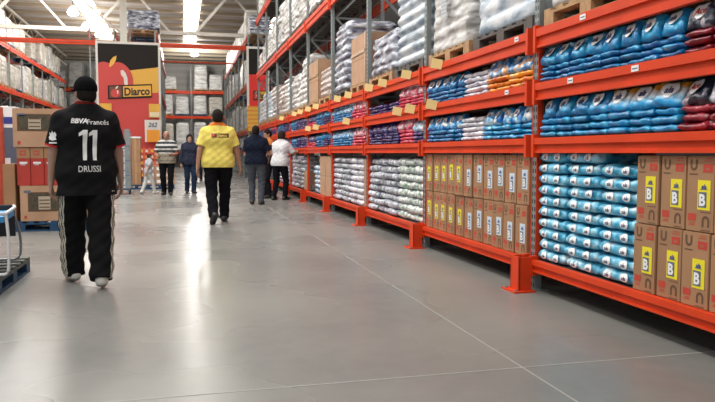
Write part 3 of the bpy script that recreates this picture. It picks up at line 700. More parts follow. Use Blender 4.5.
# cartons
def carton_mesh(w, d, h, m=None, bev=.004):
    bm = bmesh.new(); bmesh.ops.create_cube(bm, size=1); bmesh.ops.scale(bm, vec=(d, w, h), verts=bm.verts); bmesh.ops.translate(bm, vec=(0, 0, h/2), verts=bm.verts)
    bmesh.ops.bevel(bm, geom=bm.edges, offset=bev, segments=2, affect='EDGES'); me = bpy.data.meshes.new('carton'); bm.to_mesh(me); bm.free(); me.materials.append(m or M['carton']); return me
def strip2(mb, pts, wd, x, m):
    """thick polyline on plane x (facing -x): pts are (y,z)"""
    vs = []; fs = []
    for i, p in enumerate(pts):
        a = Vector(pts[max(0, i-1)]); b = Vector(pts[min(len(pts)-1, i+1)]); d = (b-a).normalized(); n = Vector((-d.y, d.x))*wd/2
        vs += [(x, p[0]+n.x, p[1]+n.y), (x, p[0]-n.x, p[1]-n.y)]
    for i in range(len(pts)-1): fs.append((2*i, 2*i+1, 2*i+3, 2*i+2))
    mb.add(vs, fs, m)
def quad2(mb, y0, z0, y1, z1, x, m): mb.add([(x, y0, z0), (x, y1, z0), (x, y1, z1), (x, y0, z1)], [(0, 1, 2, 3)], m)
def carton_marks(w, d, h):
    """+y is left in the picture; front face at x=-d/2"""
    mb = MB(); x = -d/2-.0012
    yU = w*.25; zU = h*.86; r = .020
    strip2(mb, [(yU+r, zU+.035)]+[(yU+r*math.cos(a), zU-r*math.sin(a)*1.0) for a in [PI*i/8 for i in range(9)]]+[(yU-r, zU+.035)], .015, x, M['carton_ink'])
    quad2(mb, yU-.032, zU-.05, yU+.032, zU-.043, x, M['carton_ink'])
    yR = -w*.25
    quad2(mb, yR-.035, zU-.035, yR+.035, zU+.01, x, M['red_ink']); quad2(mb, yR-.03, zU+.025, yR+.03, zU+.03, x, M['red_ink']); quad2(mb, yR-.03, zU+.038, yR+.02, zU+.042, x, M['red_ink'])
    v2, tf = txt('ala', .018, .01); mb.add([(x-.0006, yR-p[0], zU-.014+p[1]) for p in v2], tf, M['carton'])
    zA = h*.15; quad2(mb, w*.27-.03, zA-.005, w*.27+.03, zA+.035, x, M['red_ink']); quad2(mb, w*.27-.025, zA-.03, w*.27+.025, zA-.025, x, M['red_ink']); quad2(mb, w*.27-.025, zA-.02, w*.27+.015, zA-.015, x, M['red_ink'])
    yA = -w*.22; r = .021
    strip2(mb, [(yA+r, zA-.035)]+[(yA+r*math.cos(a), zA+r*math.sin(a)) for a in [PI*i/8 for i in range(9)]]+[(yA-r, zA-.035)], .015, x, M['carton_ink'])
    quad2(mb, yA-.04, zA+.045, yA+.04, zA+.05, x, M['carton_ink']); quad2(mb, yA-.035, zA-.055, yA+.035, zA-.05, x, M['carton_ink'])
    return mb.mesh('printed_marks')
def label_mesh(col, d):
    mb = MB(); x = -d/2-.002
    w, h = .095, .165
    quad2(mb, -w/2, -h/2, w/2, h/2, x, M[col]); quad2(mb, -w*.22, -h*.42, w*.42, h*.10, x-.0008, M['grey_ink'])
    v2, tf = txt('B', .062, .04); mb.add([(x-.0018, w*.10-p[0]*.95, -h*.16+p[1]) for p in v2], tf, M['white'])
    v2, tf = txt('ala', .024, .03, .2); mb.add([(x-.0018, -p[0], h*.29+p[1]) for p in v2], tf, M['blue_ink'])
    quad2(mb, -w*.3, h*.18, w*.3, h*.2, x-.001, M['blue_ink'])
    return mb.mesh('label')
CW, CD, CHT = .218, .40, .427
cm, km = carton_mesh(CW-.006, CD, CHT-.004), carton_marks(CW-.006, CD, CHT)
LY, LW = label_mesh('yellow_label', CD), label_mesh('white_label', CD)
def carton(y, z, lab, lb, ly=0, lz=0, dx=0, grp=None, rz=0):
    o = link('carton', cm, loc=(RX+.035+CD/2+dx, y, z), rot=(0, 0, rz)); tag(o, lab, 'box', grp); link('printed_marks', km, o)
    if lb: link('label', lb, o, (0, ly, lz))
y = Yx(631)-.006-CW/2; i = 0
while y > yr(0)+CW/2-.03:
    for l in range(2):
        yy = y - (0 if l else -.012)
        carton(yy, zb+l*CHT, 'brown carton with yellow B label, %s from left, %s row, nearest bay' % (od(i), 'upper' if l else 'lower'), LY, -.03, (.20 if l else .195)+random.uniform(-.02, .02), random.uniform(0, .015), 'cartons with yellow B labels, nearest bay', random.uniform(-.015, .015))
    y -= CW+.002; i += 1
n = 11; w = (yl(1)-yr(1))/n
for i in range(n):
    for l in range(2):
        ye = i < 5
        carton(yl(1)-(i+.5)*w, zb+l*CHT, 'brown carton with %s label, %s from left, %s row, second bay' % ('yellow' if ye else 'pale blue-white', od(i), 'upper' if l else 'lower'), LY if ye else LW, -.03 if not ye else 0, .21+random.uniform(-.03, .03), random.uniform(0, .02), 'cartons on the bottom shelf of the second bay', random.uniform(-.02, .02))
# bottom shelf, third bay
def column(bay, y1, y0, kind, nl, H, ncol, label, disorder=.01, L=.42, top_round=0):
    w = (y1-y0)/ncol
    for c in range(ncol):
        for l in range(nl):
            k_ = kind
            if bay > 4: STUFF.append((k_, L, round(w*.99, 2), round(H*1.06, 3), random.randint(0, 1), (RX+.06+L/2+random.uniform(-disorder, disorder), y1-(c+.5)*w, zb+l*H), (0, 0, random.uniform(-.08, .08)))); continue
            put_bag(k_, L, round(w*.975, 3), round(H*.99, 3), random.randint(0, 3), (RX+.06+L/2+random.uniform(-disorder, disorder*1.5), y1-(c+.5)*w+random.uniform(-disorder, disorder)*.5, zb+l*H), (random.uniform(-disorder, disorder)*2, 0, random.uniform(-disorder, disorder)*4),
                    '%s bag, %s layer, %s %s, bottom shelf, %s' % (NAMES[k_], od(l), od(c), label, BAYN[bay]), 'larger bags on the bottom shelf')
column(2, yl(2), Yx(393), 'grey', 8, .098, 3, 'column from left', .025)
column(2, Yx(393)-.01, yr(2), 'green', 8, .10, 3, 'green column', .012)
column(3, yl(3), Yx(346), 'grey', 8, .098, 2, 'column from left', .012)
column(3, Yx(346)-.01, Yx(359.5), 'white', 8, .098, 2, 'white column', .012)
column(4, Yx(311), Yx(317), 'multi', 6, .1, 1, 'column', .01)
column(5, yl(5)-.1, yr(5)+.5, 'grey', 8, .1, 3, 'column from left', .02)
column(6, yl(6), yr(6)+.2, 'grey', 7, .105, 3, 'column from left', .02)
bm = bmesh.new(); mats_ = []
for kind, L, W, H, var, loc, rot in STUFF:
    me = bag_mesh(kind, L, round(W, 2), H, var)
    if BAG[kind] not in mats_: mats_.append(BAG[kind])
    n0 = len(bm.verts); f0 = len(bm.faces); bm.from_mesh(me); bm.verts.ensure_lookup_table(); bm.faces.ensure_lookup_table()
    T = Matrix.Translation(loc) @ Matrix.Rotation(rot[2], 4, 'Z') @ Matrix.Rotation(rot[1], 4, 'Y') @ Matrix.Rotation(rot[0], 4, 'X')
    for v in bm.verts[n0:]: v.co = T @ v.co
    for f in bm.faces[f0:]: f.material_index = mats_.index(BAG[kind])
me = bpy.data.meshes.new('detergent_bags'); bm.to_mesh(me); bm.free()
for m in mats_: me.materials.append(m)
tag(link('detergent_bags', me), 'small blue, navy and pink bags filling the shelves of the third to farthest bays', 'bags', kind='stuff')

def plain_carton(y1, y0, h, z, label, d=.5):
    w = y1-y0; o = link('carton', carton_mesh(w, d, h, M['carton_pale']), loc=(RX+.06+d/2, (y0+y1)/2, z)); tag(o, label, 'box')
    mb = MB(); mb.box((-d/2-.003, -.025, .01), (-d/2-.0005, .025, h-.01), M['tape']); mb.build('tape', o)
for i in range(2): plain_carton(Yx(317)-.02, yr(4)+.02, .4, zb+i*.402, 'large plain brown carton, %s of two stacked on the bottom shelf of fifth bay' % ['lower', 'upper'][i])
for i in range(2): plain_carton(Yx(360)-.02, yr(3)+.01, .38, zb+i*.382, 'narrow brown carton beside white bags, %s one, bottom shelf of fourth bay' % ['lower', 'upper'][i])
plain_carton(yr(5)+.45, yr(5)+.02, .45, zb, 'small brown carton at the right end of the bottom shelf, sixth bay')

# ------------------------------------------------------------------ billboards
red_b, dark_b, yel_b = mat('banner_red', (.60, .05, .04), .45), mat('banner_black', (.022, .018, .016), .6, spec=.15), mat('banner_yellow', (.78, .42, .05), .45)
frame_w = mat('banner_frame', (.72, .68, .62), .5)
def plate(mb, pts, y, m):      # polygon in x,z facing -y
    mb.add([(p[0], y, p[1]) for p in pts], [tuple(range(len(pts)))], m)
A = onY(95, 39, 30.0); B = onY(160, 41, 30.0); xa, xb, zt = A.x, B.x, A.z-.06; z0 = 1.0
bb = empty('billboard', ((xa+xb)/2, 30.0, 0)); tag(bb, 'large black, yellow and red billboard with a red apple and the shop name', 'sign')
cx = (xa+xb)/2; W2 = (xb-xa)/2
mb = MB(); mb.box((-W2, 0, z0), (W2, .08, zt), frame_w); mb.build('panel', bb)
mb = MB(); q = W2-.09
def zz(py): return onY(127, py, 30.0).z
def xx(px): return onY(px, 90, 30.0).x-cx
plate(mb, [(-q, zz(90)), (q, zz(66)), (q, zt-.1), (-q, zt-.1)], -.004, dark_b); mb.build('black_field', bb)
mb = MB(); plate(mb, [(-q, zz(74.5)), (q, zz(66.5)), (q, zz(92)), (-q, zz(97))], -.008, yel_b); mb.build('yellow_band', bb)
mb = MB(); plate(mb, [(-q, z0+.05), (q, z0+.05), (q, zz(92)), (-q, zz(97))], -.012, red_b); mb.build('red_field', bb)
# apple
pts = []
ax, az, rx_, rz_ = xx(111.5), zz(83), .86, .92
for i in range(48):
    a = 2*PI*i/48; r = 1 - .16*math.exp(-((a-PI/2+2*PI*(a > 1.5*PI))/.28)**2)
    x = ax+rx_*r*math.cos(a)*(1+.05*math.sin(a)); z_ = az+rz_*r*math.sin(a)
    pts.append((max(-q, x), z_))
mb = MB(); mb.add([(ax, -.018, az)]+[(p[0], -.018, p[1]) for p in pts], [(0, 1+i, 1+(i+1)%48) for i in range(48)], red_b); mb.build('apple', bb)
mb = MB(); plate(mb, [(xx(109.5), zz(67)), (xx(111), zz(61)), (xx(114), zz(57.5)), (xx(117.5), zz(56)), (xx(116.5), zz(61)), (xx(114), zz(65)), (xx(111), zz(67.5))], -.022, yel_b); mb.build('leaf', bb)
mb = MB(); plate(mb, [(xx(121), zz(71)), (xx(123.5), zz(70)), (xx(126), zz(73)), (xx(127.8), zz(78)), (xx(128), zz(84)), (xx(126), zz(87)), (xx(124.5), zz(84)), (xx(124), zz(78)), (xx(121.5), zz(75))], -.022, frame_w); mb.build('apple_highlight', bb)
def logo_board(root, xl, xr, zl, zh, y, lean):
    mb = MB(); w_, h_ = xr-xl, zh-zl
    def P(u, v, k=0): return (xl+u*w_, y-k, zl+v*h_+u*lean)
    mb.add([P(0,0), P(1,0), P(1,1), P(0,1)], [(0,1,2,3)], dark_b)
    mb.add([P(.03,.08,.004), P(.31,.08,.004), P(.31,.92,.004), P(.03,.92,.004)], [(0,1,2,3)], mat('logo_brown', (.16, .05, .03), .5))
    mb.add([P(.34,.12,.004), P(.98,.12,.004), P(.98,.9,.004), P(.34,.9,.004)], [(0,1,2,3)], yel_b)
    cxl, czl = .17, .42; ps = [P(cxl, czl, .008)]
    for i in range(24):
        a = 2*PI*i/24; r = 1-.2*math.exp(-((a-PI/2)/.3)**2); ps.append(P(cxl+.105*r*math.cos(a), czl+.33*r*math.sin(a), .008))
    mb.add(ps, [(0, 1+i, 1+(i+1)%24) for i in range(24)], red_b)
    mb.add([P(.16,.72,.01), P(.2,.92,.01), P(.24,.94,.01), P(.21,.76,.01)], [(0,1,2,3)], frame_w)
    mb.add([P(.21,.32,.01), P(.235,.42,.01), P(.235,.6,.01), P(.2,.62,.01)], [(0,1,2,3)], frame_w)
    v2, tf = txt('Diarco', h_*.56, .035); span = v2[:,0].max()-v2[:,0].min(); k = w_*.58/span
    mb.add([(xl+.66*w_+p[0]*k, y-.009, zl+.5*h_+p[1]+(.66+p[0]*k/w_)*lean) for p in v2], tf, M['black'])
    mb.build('name_board', root)
logo_board(bb, xx(108), xx(152), zz(99.5), zz(86), -.05, .10)
# right hand narrow billboard
A = onY(246.5, 45, 30.0)
b2 = empty('billboard', (A.x, 30.0, 0)); tag(b2, 'tall black and red billboard at the right rack end, partly hidden by the near rack', 'sign')
mb = MB(); mb.box((0, 0, 3.0), (.95, .08, A.z-.05), frame_w); mb.build('panel', b2)
mb = MB(); plate(mb, [(.09, zz(71)), (.87, zz(71)), (.87, A.z-.15), (.09, A.z-.15)], -.004, dark_b); mb.build('black_field', b2)
mb = MB(); plate(mb, [(.09, 3.05), (.87, 3.05), (.87, zz(71)), (.09, zz(71))], -.004, mat('bright_red', (.78, .03, .02), .4)); mb.build('red_field', b2)
logo_board(b2, .26, .86, zz(98), zz(88), -.03, .02)
stripe = MB()
for i in range(6):
    z_ = zz(130)+i*(zz(104)-zz(130))/6; h_ = (zz(104)-zz(130))/6
    stripe.box((.02, -.03, z_), (.62, .0, z_+h_*.7), yel_b); stripe.box((.02, -.03, z_+h_*.7), (.62, .0, z_+h_), mat('stripe_orange', (.72, .22, .03), .5))
o = stripe.build('price_banner', loc=(A.x, 29.98, 0)); tag(o, 'yellow and orange striped hanging banner under the right-hand billboard', 'banner')
# small yellow price posters under the apple board
def poster(px0, px1, py0, py1, Y, label, two=False, zr=None):
    a = onY(px0, py1, Y); b = onY(px1, py0, Y); o = empty('price_poster', (a.x, Y, 0)); tag(o, label, 'poster', 'yellow price posters at the rack end')
    w_, z0_, z1_ = b.x-a.x, a.z, b.z; mb = MB(); mb.box((0, 0, z0_), (w_, .02, z1_), frame_w if two else yel_b); mb.build('sheet', o)
    mb = MB()
    if two:
        plate(mb, [(w_*.12, z0_), (w_*.95, z0_), (w_*.95, z0_+(z1_-z0_)*.55), (w_*.12, z0_+(z1_-z0_)*.55)], -.004, mat('poster_orange', (.85, .33, .02), .5))
        v2, tf = txt('262', (z1_-z0_)*.2, .03, .3); mb.add([(w_*.5+p[0]*.9, -.006, z0_+(z1_-z0_)*.78+p[1]) for p in v2], tf, M['grey_ink'])
    else:
        plate(mb, [(w_*.08, z0_+.03), (w_*.92, z0_+.03), (w_*.92, z0_+(z1_-z0_)*.4), (w_*.08, z0_+(z1_-z0_)*.4)], -.004, mat('poster_pale', (.8, .68, .45), .5))
    mb.build('print', o)
poster(100, 111.5, 103.5, 119, 29.9, 'small yellow price poster at left, beside the cap of the football shirt man')
poster(149, 160, 104, 117.5, 29.9, 'small yellow price poster at right, under the shop name board')
poster(145, 160.5, 120, 142, 29.7, 'larger white and orange price poster above the striped shirt man', True)

# ------------------------------------------------------------------ display goods near the rack end
def crate_stack(px0, px1, Yc, n, h, colr, label, cat, z=0, nx=3):
    a = onY(px0, 150, Yc).x; b = onY(px1, 150, Yc).x
    for l in range(n):
        for i in range(nx):
            w_ = (b-a)/nx; o = empty('fruit_crate', (a+(i+.5)*w_, Yc, z+l*h)); tag(o, '%s crate of packed fruit, %s row up, %s from left, under the apple billboard' % (label, od(l), od(i)), cat, 'orange-red crates under the apple billboard')
            mb = MB(); t = .02; ww = w_*.49
            mb.box((-ww, -.2, 0), (ww, .2, t), colr); mb.box((-ww, -.2, t), (-ww+t, .2, h-.01), colr); mb.box((ww-t, -.2, t), (ww, .2, h-.01), colr); mb.box((-ww+t, -.2, t), (ww-t, -.2+t, h*.75), colr); mb.box((-ww+t, .2-t, t), (ww-t, .2, h*.75), colr); mb.build('body', o)
            mb = MB(); plate(mb, [(-ww*.5, h*.2), (ww*.5, h*.2), (ww*.4, h*.62), (-ww*.4, h*.62)], -.204, frame_w if (i+l) % 2 else yel_b); mb.build('print', o)
crate_stack(139, 160, 29.2, 5, .24, mat('crate_orange', (.75, .12, .05), .45), 'orange-red', 'crate', z=.16, nx=4)
p = onY(149.5, 150, 29.2); 
def base_pallet(x, y, kind, label, sy=1, sx=1, rz=0): return pallet((x, y, 0), rz, kind, label, (sx, sy, 1))
base_pallet(p.x, 29.2, 'blue', 'blue wooden pallet under the orange-red fruit crates', sy=1, sx=.9, rz=PI/2)
# brown box tower on blue pallet
P0 = ground(136, 189.5); Yb = P0.y+.3
wb = (onY(141, 160, Yb).x-onY(131, 160, Yb).x)
base_pallet(P0.x, Yb, 'blue', 'dark blue pallet under the tall brown box tower right of the football shirt man', sy=.5, sx=.5, rz=PI/2)
for l in range(4):
    mb = MB(); h = .36; mb.box((-wb/2, -.2, 0), (wb/2, .2, h-.004), M['carton']); o = mb.build('carton', loc=(P0.x, Yb, .146+l*h), rot=(0, 0, random.uniform(-.03, .03))); tag(o, 'plain brown box, %s from the floor in the tower behind the football shirt man' % od(l), 'box', 'brown box tower')
    mb = MB(); mb.box((-.03, -.203, .01), (.03, -.2005, h-.01), M['tape']); mb.build('tape', o)
mb = MB(); mb.box((-wb*.55, -.22, 0), (wb*.55, .22, .05), M['white']); tag(mb.build('box_lid', loc=(P0.x, Yb, .148+4*.36)), 'white flat lid lying on the brown box tower', 'lid')
# roll cage with white packs
P0 = ground(124.5, 194.5); Yb = P0.y+.35; x0 = onY(118.5, 160, Yb).x; x1 = onY(131, 160, Yb).x; wd = x1-x0
rc = empty('roll_cage', ((x0+x1)/2, Yb, 0)); tag(rc, 'grey upright roll cage with white packs, just right of the football shirt man', 'cart')
mb = MB(); mb.box((-wd/2, -.3, .12), (wd/2, .3, .16), M['blue_wood']); mb.build('base', rc)
for sx in (-1, 1):
    for sy in (-1, 1): mb = MB(); mb.tube([(sx*(wd/2-.05)-.015, sy*.24, .055), (sx*(wd/2-.05)+.015, sy*.24, .055)], .054, M['black'], 14); mb.build('wheel', rc)
mb = MB(); mb.box((wd*.08, -.3, .16), (wd/2, -.27, 1.78), M['steel'])
for zc in (.5, .9, 1.3): mb.box((wd*.1, -.305, zc), (wd*.48, -.3, zc+.03), M['grey_ink'])
mb.build('side_panel', rc)
mb = MB()
for sx in (-1, 1):
    for sy in (-.28, .28): mb.tube([(sx*wd*.48, sy, .16), (sx*wd*.48, sy, 1.7)], .012, M['steel'])
for zc in (.5, 1.0, 1.68): mb.tube([(-wd*.48, .28, zc), (wd*.48, .28, zc)], .008, M['steel'])
mb.build('cage_bars', rc)
for l in range(6):
    mb = MB(); h = .2; mb.box((-.09, -.2, 0), (.09, .2, h-.006), mat('pack_white', (.62, .64, .64), .4, noise_amt=.3, noise_scale=20) if l == 0 else bpy.data.materials['pack_white']); mb.box((-.092, -.203, h*.35), (.092, -.2, h*.5), M['grey_ink'])
    tag(mb.build('pack', loc=((x0+x1)/2-wd*.22, Yb, .163+l*h)), 'white wrapped pack in the grey roll cage, %s from the bottom' % od(l), 'pack', 'white packs in the roll cage')
# cream boxes on dark pallet
P0 = ground(160, 189.5); Yb = P0.y+.5
base_pallet(P0.x, Yb, 'blue', 'dark pallet under cream boxes behind the striped shirt man', sy=.75, sx=.7, rz=PI/2)
for l in range(3):
    for i in range(3):
        mb = MB(); mb.box((-.14, -.2, 0), (.14, .2, .196), M['carton_pale']); mb.box((-.1, -.203, .05), (.1, -.2005, .14), M['white'])
        tag(mb.build('carton', loc=(P0.x-.3+i*.3, Yb, .146+l*.2)), 'cream box, %s from left, %s row up, behind the striped shirt man' % (od(i), od(l)), 'box', 'cream boxes on the dark pallet')

# ------------------------------------------------------------------ left pallet of boxes behind the big man
P0 = ground(16, 232.0); YP = P0.y; XP = P0.x
pw = 1.02
base_pallet(XP+pw/2, YP+.5, 'blue', 'blue wooden pallet carrying brown and red boxes, left of the football shirt man', sy=pw/1.15, sx=1.0, rz=PI/2)
def xl(px): return onY(px, 160, YP).x
def zl_(py): return onY(40, py, YP).z
red_c = mat('red_carton', (.42, .035, .022), .6, noise_amt=.1)
glass_c = mat('printed_window', (.07, .055, .03), .5, noise_amt=.4, noise_scale=20)
def tv_box(x0, x1, z0, z1, label, inset):
    o = link('carton', carton_mesh(.9, x1-x0, z1-z0, M['carton_pale'], .006), loc=((x0+x1)/2, YP+.46, z0)); tag(o, label, 'box')
    w_, h_ = x1-x0, z1-z0; mb = MB(); a, b_, c, d_ = inset
    plate(mb, [(-w_/2+a*w_, b_*h_), (-w_/2+c*w_, b_*h_), (-w_/2+c*w_, d_*h_), (-w_/2+a*w_, d_*h_)], -.4535, M['carton_ink'])
    plate(mb, [(-w_/2+(a+.02)*w_, (b_+.03)*h_), (-w_/2+(c-.02)*w_, (b_+.03)*h_), (-w_/2+(c-.02)*w_, (d_-.03)*h_), (-w_/2+(a+.02)*w_, (d_-.03)*h_)], -.455, glass_c)
    m1, m2 = a+(c-a)*.33, a+(c-a)*.7
    plate(mb, [(-w_/2+m1*w_, (b_+.05)*h_), (-w_/2+m2*w_, (b_+.05)*h_), (-w_/2+m2*w_, (d_-.12)*h_), (-w_/2+m1*w_, (d_-.12)*h_)], -.457, M['tan_steel'])
    for q_ in range(3): plate(mb, [(-w_/2+m1*w_+.01, (b_+.1+q_*.1)*h_), (-w_/2+m2*w_-.01, (b_+.1+q_*.1)*h_), (-w_/2+m2*w_-.01, (b_+.13+q_*.1)*h_), (-w_/2+m1*w_+.01, (b_+.13+q_*.1)*h_)], -.459, M['carton_ink'])
    plate(mb, [(-w_/2+.06*w_, .8*h_), (-w_/2+.17*w_, .8*h_), (-w_/2+.17*w_, .87*h_), (-w_/2+.06*w_, .87*h_)], -.455, M['grey_ink'])
    plate(mb, [(-w_/2+.06*w_, .08*h_), (-w_/2+.1*w_, .08*h_), (-w_/2+.1*w_, .16*h_), (-w_/2+.06*w_, .16*h_)], -.455, M['red_ink'])
    mb.build('printed_picture', o); return o
ztop0 = .146; zA_ = zl_(185.5); zB_ = zl_(147.5); zT = zl_(108.5)
tv_box(xl(18.5), xl(18.5)+.86, ztop0, zA_-.003, 'wide brown box with dark printed picture at the bottom of the left pallet', (.12, .28, .62, .82))
tv_box(xl(13.5), xl(13.5)+.98, zB_+.003, zT, 'wide brown box with dark printed picture on top of the left stack', (.06, .42, .52, .86))
bw = xl(29.8)-xl(16)
for i in range(4):
    x0 = xl(16)+i*bw; h_ = zB_-zA_-.002
    o = link('carton', carton_mesh(.86, bw-.006, h_, red_c, .005), loc=(x0+bw/2, YP+.46, zA_)); tag(o, 'red and brown carton, %s from left in the middle row of the left pallet' % od(i), 'box', 'red and brown cartons on the left pallet')
    mb = MB(); ww = bw/2-.004
    plate(mb, [(-ww, h_*.72), (ww, h_*.72), (ww, h_-.004), (-ww, h_-.004)], -.434, M['carton']); plate(mb, [(-ww*.5, h_*.80), (ww*.4, h_*.80), (ww*.4, h_*.92), (-ww*.5, h_*.92)], -.436, M['red_ink']); plate(mb, [(-ww*.35, h_*.83), (ww*.25, h_*.83), (ww*.25, h_*.89), (-ww*.35, h_*.89)], -.438, M['carton'])
    v2, tf = txt('SAMBA', .022, .03) if False else (None, None)
    plate(mb, [(-ww*.6, h_*.575), (ww*.6, h_*.575), (ww*.6, h_*.625), (-ww*.6, h_*.625)], -.436, M['white']); plate(mb, [(-ww*.5, h_*.54), (ww*.3, h_*.54), (ww*.3, h_*.555), (-ww*.5, h_*.555)], -.436, M['white'])
    mb.build('printed_marks', o)
# narrow brown box at the left of it, on its own pallet
x0 = onY(2.5, 200, YP+.05).x; x1 = XP-.02+ (xl(15.5)-XP)
base_pallet((x0+x1)/2-.25, YP+.55, 'blue', 'blue pallet at the photo edge under the narrow tall brown box', sy=.7, sx=1.0, rz=PI/2)
tb = link('carton', carton_mesh(.7, x1-x0-.02, zl_(164)-.146, M['carton'], .006), loc=((x0+x1)/2-.0, YP+.42, .146)); tag(tb, 'narrow tall brown box at the left edge of the photo beside the red cartons', 'box')
mb = MB(); plate(mb, [(.0, .12), (.06, .12), (.06, .17), (.0, .17)], -.3535, M['red_ink']); mb.build('printed_marks', tb)
# goods further back at the left edge
Ye = 12.6
x_ = onY(3, 120, Ye).x
me = load_mesh(1.0, .8, 1.45, BAG['loadg'], .2, .03, .03, 81)
o = wrapped(me, (x_-.35, Ye+.9, 0), PI/2, 'dark wrapped stack standing behind the narrow brown box at the left edge', None, 'blue')
o.location.z = .144
tpz = .144+1.45+.02
mb = MB(); mb.lathe([(.26, 0), (.27, .1), (.24, .2), (.16, .27), (.05, .3), (0, .3)], mat('pale_plastic', (.55, .50, .44), .4), n=24); tag(mb.build('plastic_tub', smooth=True, loc=(x_-.15, Ye+.8, tpz+.04)), 'pale rounded plastic tub lying upside down at the left edge', 'tub')
mb = MB(); mb.box((-.12, -.2, 0), (.12, .2, .34), M['white']); o = mb.build('product_box', loc=(onY(8, 118, Ye-.3).x, Ye-.1, zz(128)*0+onY(8, 127.5, Ye-.3).z)); tag(o, 'small white box with blue square stacked at the left edge', 'box')
mb = MB(); mb.box((-.07, -.204, .06), (.08, -.2005, .17), M['blue_ink']); mb.build('printed_square', o)
zs = o.location.z
mb = MB(); mb.box((-.13, -.22, 0), (.13, .3, zs-.15-.002), M['grey_ink']); mb.box((-.10, -.223, .3), (.10, -.2205, .5), M['tan_steel']); mb.box((-.09, -.223, .8), (.02, -.2205, .9), M['white']); o2 = mb.build('product_box', loc=(o.location.x, Ye-.1, .15)); tag(o2, 'tall dark printed box under the small white and blue box', 'box')
base_pallet(o.location.x, Ye-.1, 'blue', 'small dark blue pallet under the tall dark box at the left edge', sy=.3, sx=.5, rz=PI/2)
mb = MB(); w3 = .12; mb.box((-.06, -.06, 0), (.06, .06, 1.85), M['orange_dark']); mb.box((-.12, -.12, 0), (.12, .12, .012), M['orange_dark']); tag(mb.build('orange_post', loc=(onY(-1.5, 120, 12.0).x, 12.0, 0)), 'orange steel post at the left edge of the photo', 'post')

# ------------------------------------------------------------------ foreground blue pallet with folding chair, far left
PR = -1.43; Yf = 7.10
o = pallet((PR-.5, Yf-.6, 0), 0, 'bluegrey', 'blue pallet with worn grey top boards in the left foreground', (1, 1.2/1.15, 1))
_F, _Rr = ground(4.5, 275.5, .146), ground(14, 257, .146)
ch = empty('folding_chair', (_F.x-.045, _F.y+.43, .146), .10); ch.scale = (1, 1.1, 1); tag(ch, 'white tubular folding chair with light blue seat standing on the foreground pallet', 'chair')
wt = mat('white_tube', (.75, .76, .78), .3); bl = mat('blue_fabric', (.05, .30, .62), .6); bk = mat('black_pad', (.02, .022, .028), .6); gt = mat('grey_tube', (.3, .31, .33), .35, metal=.4)
def curve(pts, n=6):
    out = []
    for i in range(len(pts)-1):
        p0 = Vector(pts[max(0, i-1)]); p1 = Vector(pts[i]); p2 = Vector(pts[i+1]); p3 = Vector(pts[min(len(pts)-1, i+2)])
        for k in range(n):
            t = k/n; out.append(.5*((2*p1)+(-p0+p2)*t+(2*p0-5*p1+4*p2-p3)*t*t+(-p0+3*p1-3*p2+p3)*t**3))
    out.append(Vector(pts[-1])); return out
mb = MB(); mb.tube(curve([(.03, -.42, .50), (.045, -.43, .30), (.04, -.43, .08), (.02, -.43, .02), (-.06, -.43, .014), (-.42, -.43, .014), (-.48, -.43, .03), (-.49, -.43, .30), (-.49, -.43, .50)]), .012, wt); mb.build('leg', ch, True)
mb = MB(); mb.tube(curve([(-.02, .26, .50), (.03, .34, .28), (.035, .36, .08), (.0, .36, .02), (-.08, .36, .014), (-.42, .36, .014), (-.48, .36, .03), (-.49, .33, .30), (-.49, .26, .5)]), .012, gt); mb.build('leg', ch, True)
mb = MB(); mb.tube([(.03, -.43, .50), (.03, .1, .51), (.0, .28, .51)], .014, wt); mb.tube([(-.49, -.43, .50), (-.49, .1, .51), (-.49, .28, .51)], .014, wt); mb.tube([(.03, -.43, .50), (-.49, -.43, .50)], .014, wt); mb.build('seat_frame', ch, True)
mb = MB(); mb.box((-.48, -.42, .43), (.012, .2, .475), bl); mb.build('seat', ch)
mb = MB(); mb.box((-.47, .24, .24), (.01, .275, .52), bk); mb.build('backrest', ch)

# ------------------------------------------------------------------ people (signed-distance bodies, surface nets)
def surface_nets(Fd, org, h):
    ins = Fd < 0; nx, ny, nz = Fd.shape
    cnt = np.zeros((nx-1, ny-1, nz-1), np.uint8)
    for a in (0, 1):
        for b in (0, 1):
            for c in (0, 1): cnt += ins[a:nx-1+a, b:ny-1+b, c:nz-1+c]
    ci = np.argwhere((cnt > 0) & (cnt < 8)); vid = -np.ones(cnt.shape, np.int64); vid[tuple(ci.T)] = np.arange(len(ci))
    acc = np.zeros((len(ci), 3)); num = np.zeros(len(ci))
    corners = [(a, b, c) for a in (0, 1) for b in (0, 1) for c in (0, 1)]
    for p in corners:
        for ax in range(3):
            if p[ax]: continue
            q = list(p); q[ax] = 1
            f0 = Fd[ci[:,0]+p[0], ci[:,1]+p[1], ci[:,2]+p[2]]; f1 = Fd[ci[:,0]+q[0], ci[:,1]+q[1], ci[:,2]+q[2]]
            s = (f0 < 0) != (f1 < 0); t = np.where(s, f0/np.where(f0 == f1, 1, f0-f1), 0)
            pos = np.tile(np.array(p, float), (len(ci), 1)); pos[:, ax] += t; acc[s] += pos[s]; num[s] += 1
    V = (ci+acc/num[:, None])*h+org; faces = []
    for ax in range(3):
        o1, o2 = [(1, 2), (2, 0), (0, 1)][ax]
        sl0 = [slice(None)]*3; sl1 = [slice(None)]*3; sl0[ax] = slice(0, -1); sl1[ax] = slice(1, None)
        d = ins[tuple(sl0)] != ins[tuple(sl1)]; e = np.argwhere(d)
        e = e[(e[:, o1] > 0) & (e[:, o2] > 0) & (e[:, o1] < Fd.shape[o1]-1) & (e[:, o2] < Fd.shape[o2]-1)]
        def g(d1, d2):
            q = e.copy(); q[:, o1] += d1; q[:, o2] += d2; return vid[tuple(q.T)]
        quad = np.stack([g(-1, -1), g(0, -1), g(0, 0), g(-1, 0)], 1)
        flip = ~ins[tuple(e.T)]; quad[flip] = quad[flip][:, ::-1]; faces.append(quad)
    return V, np.concatenate(faces)
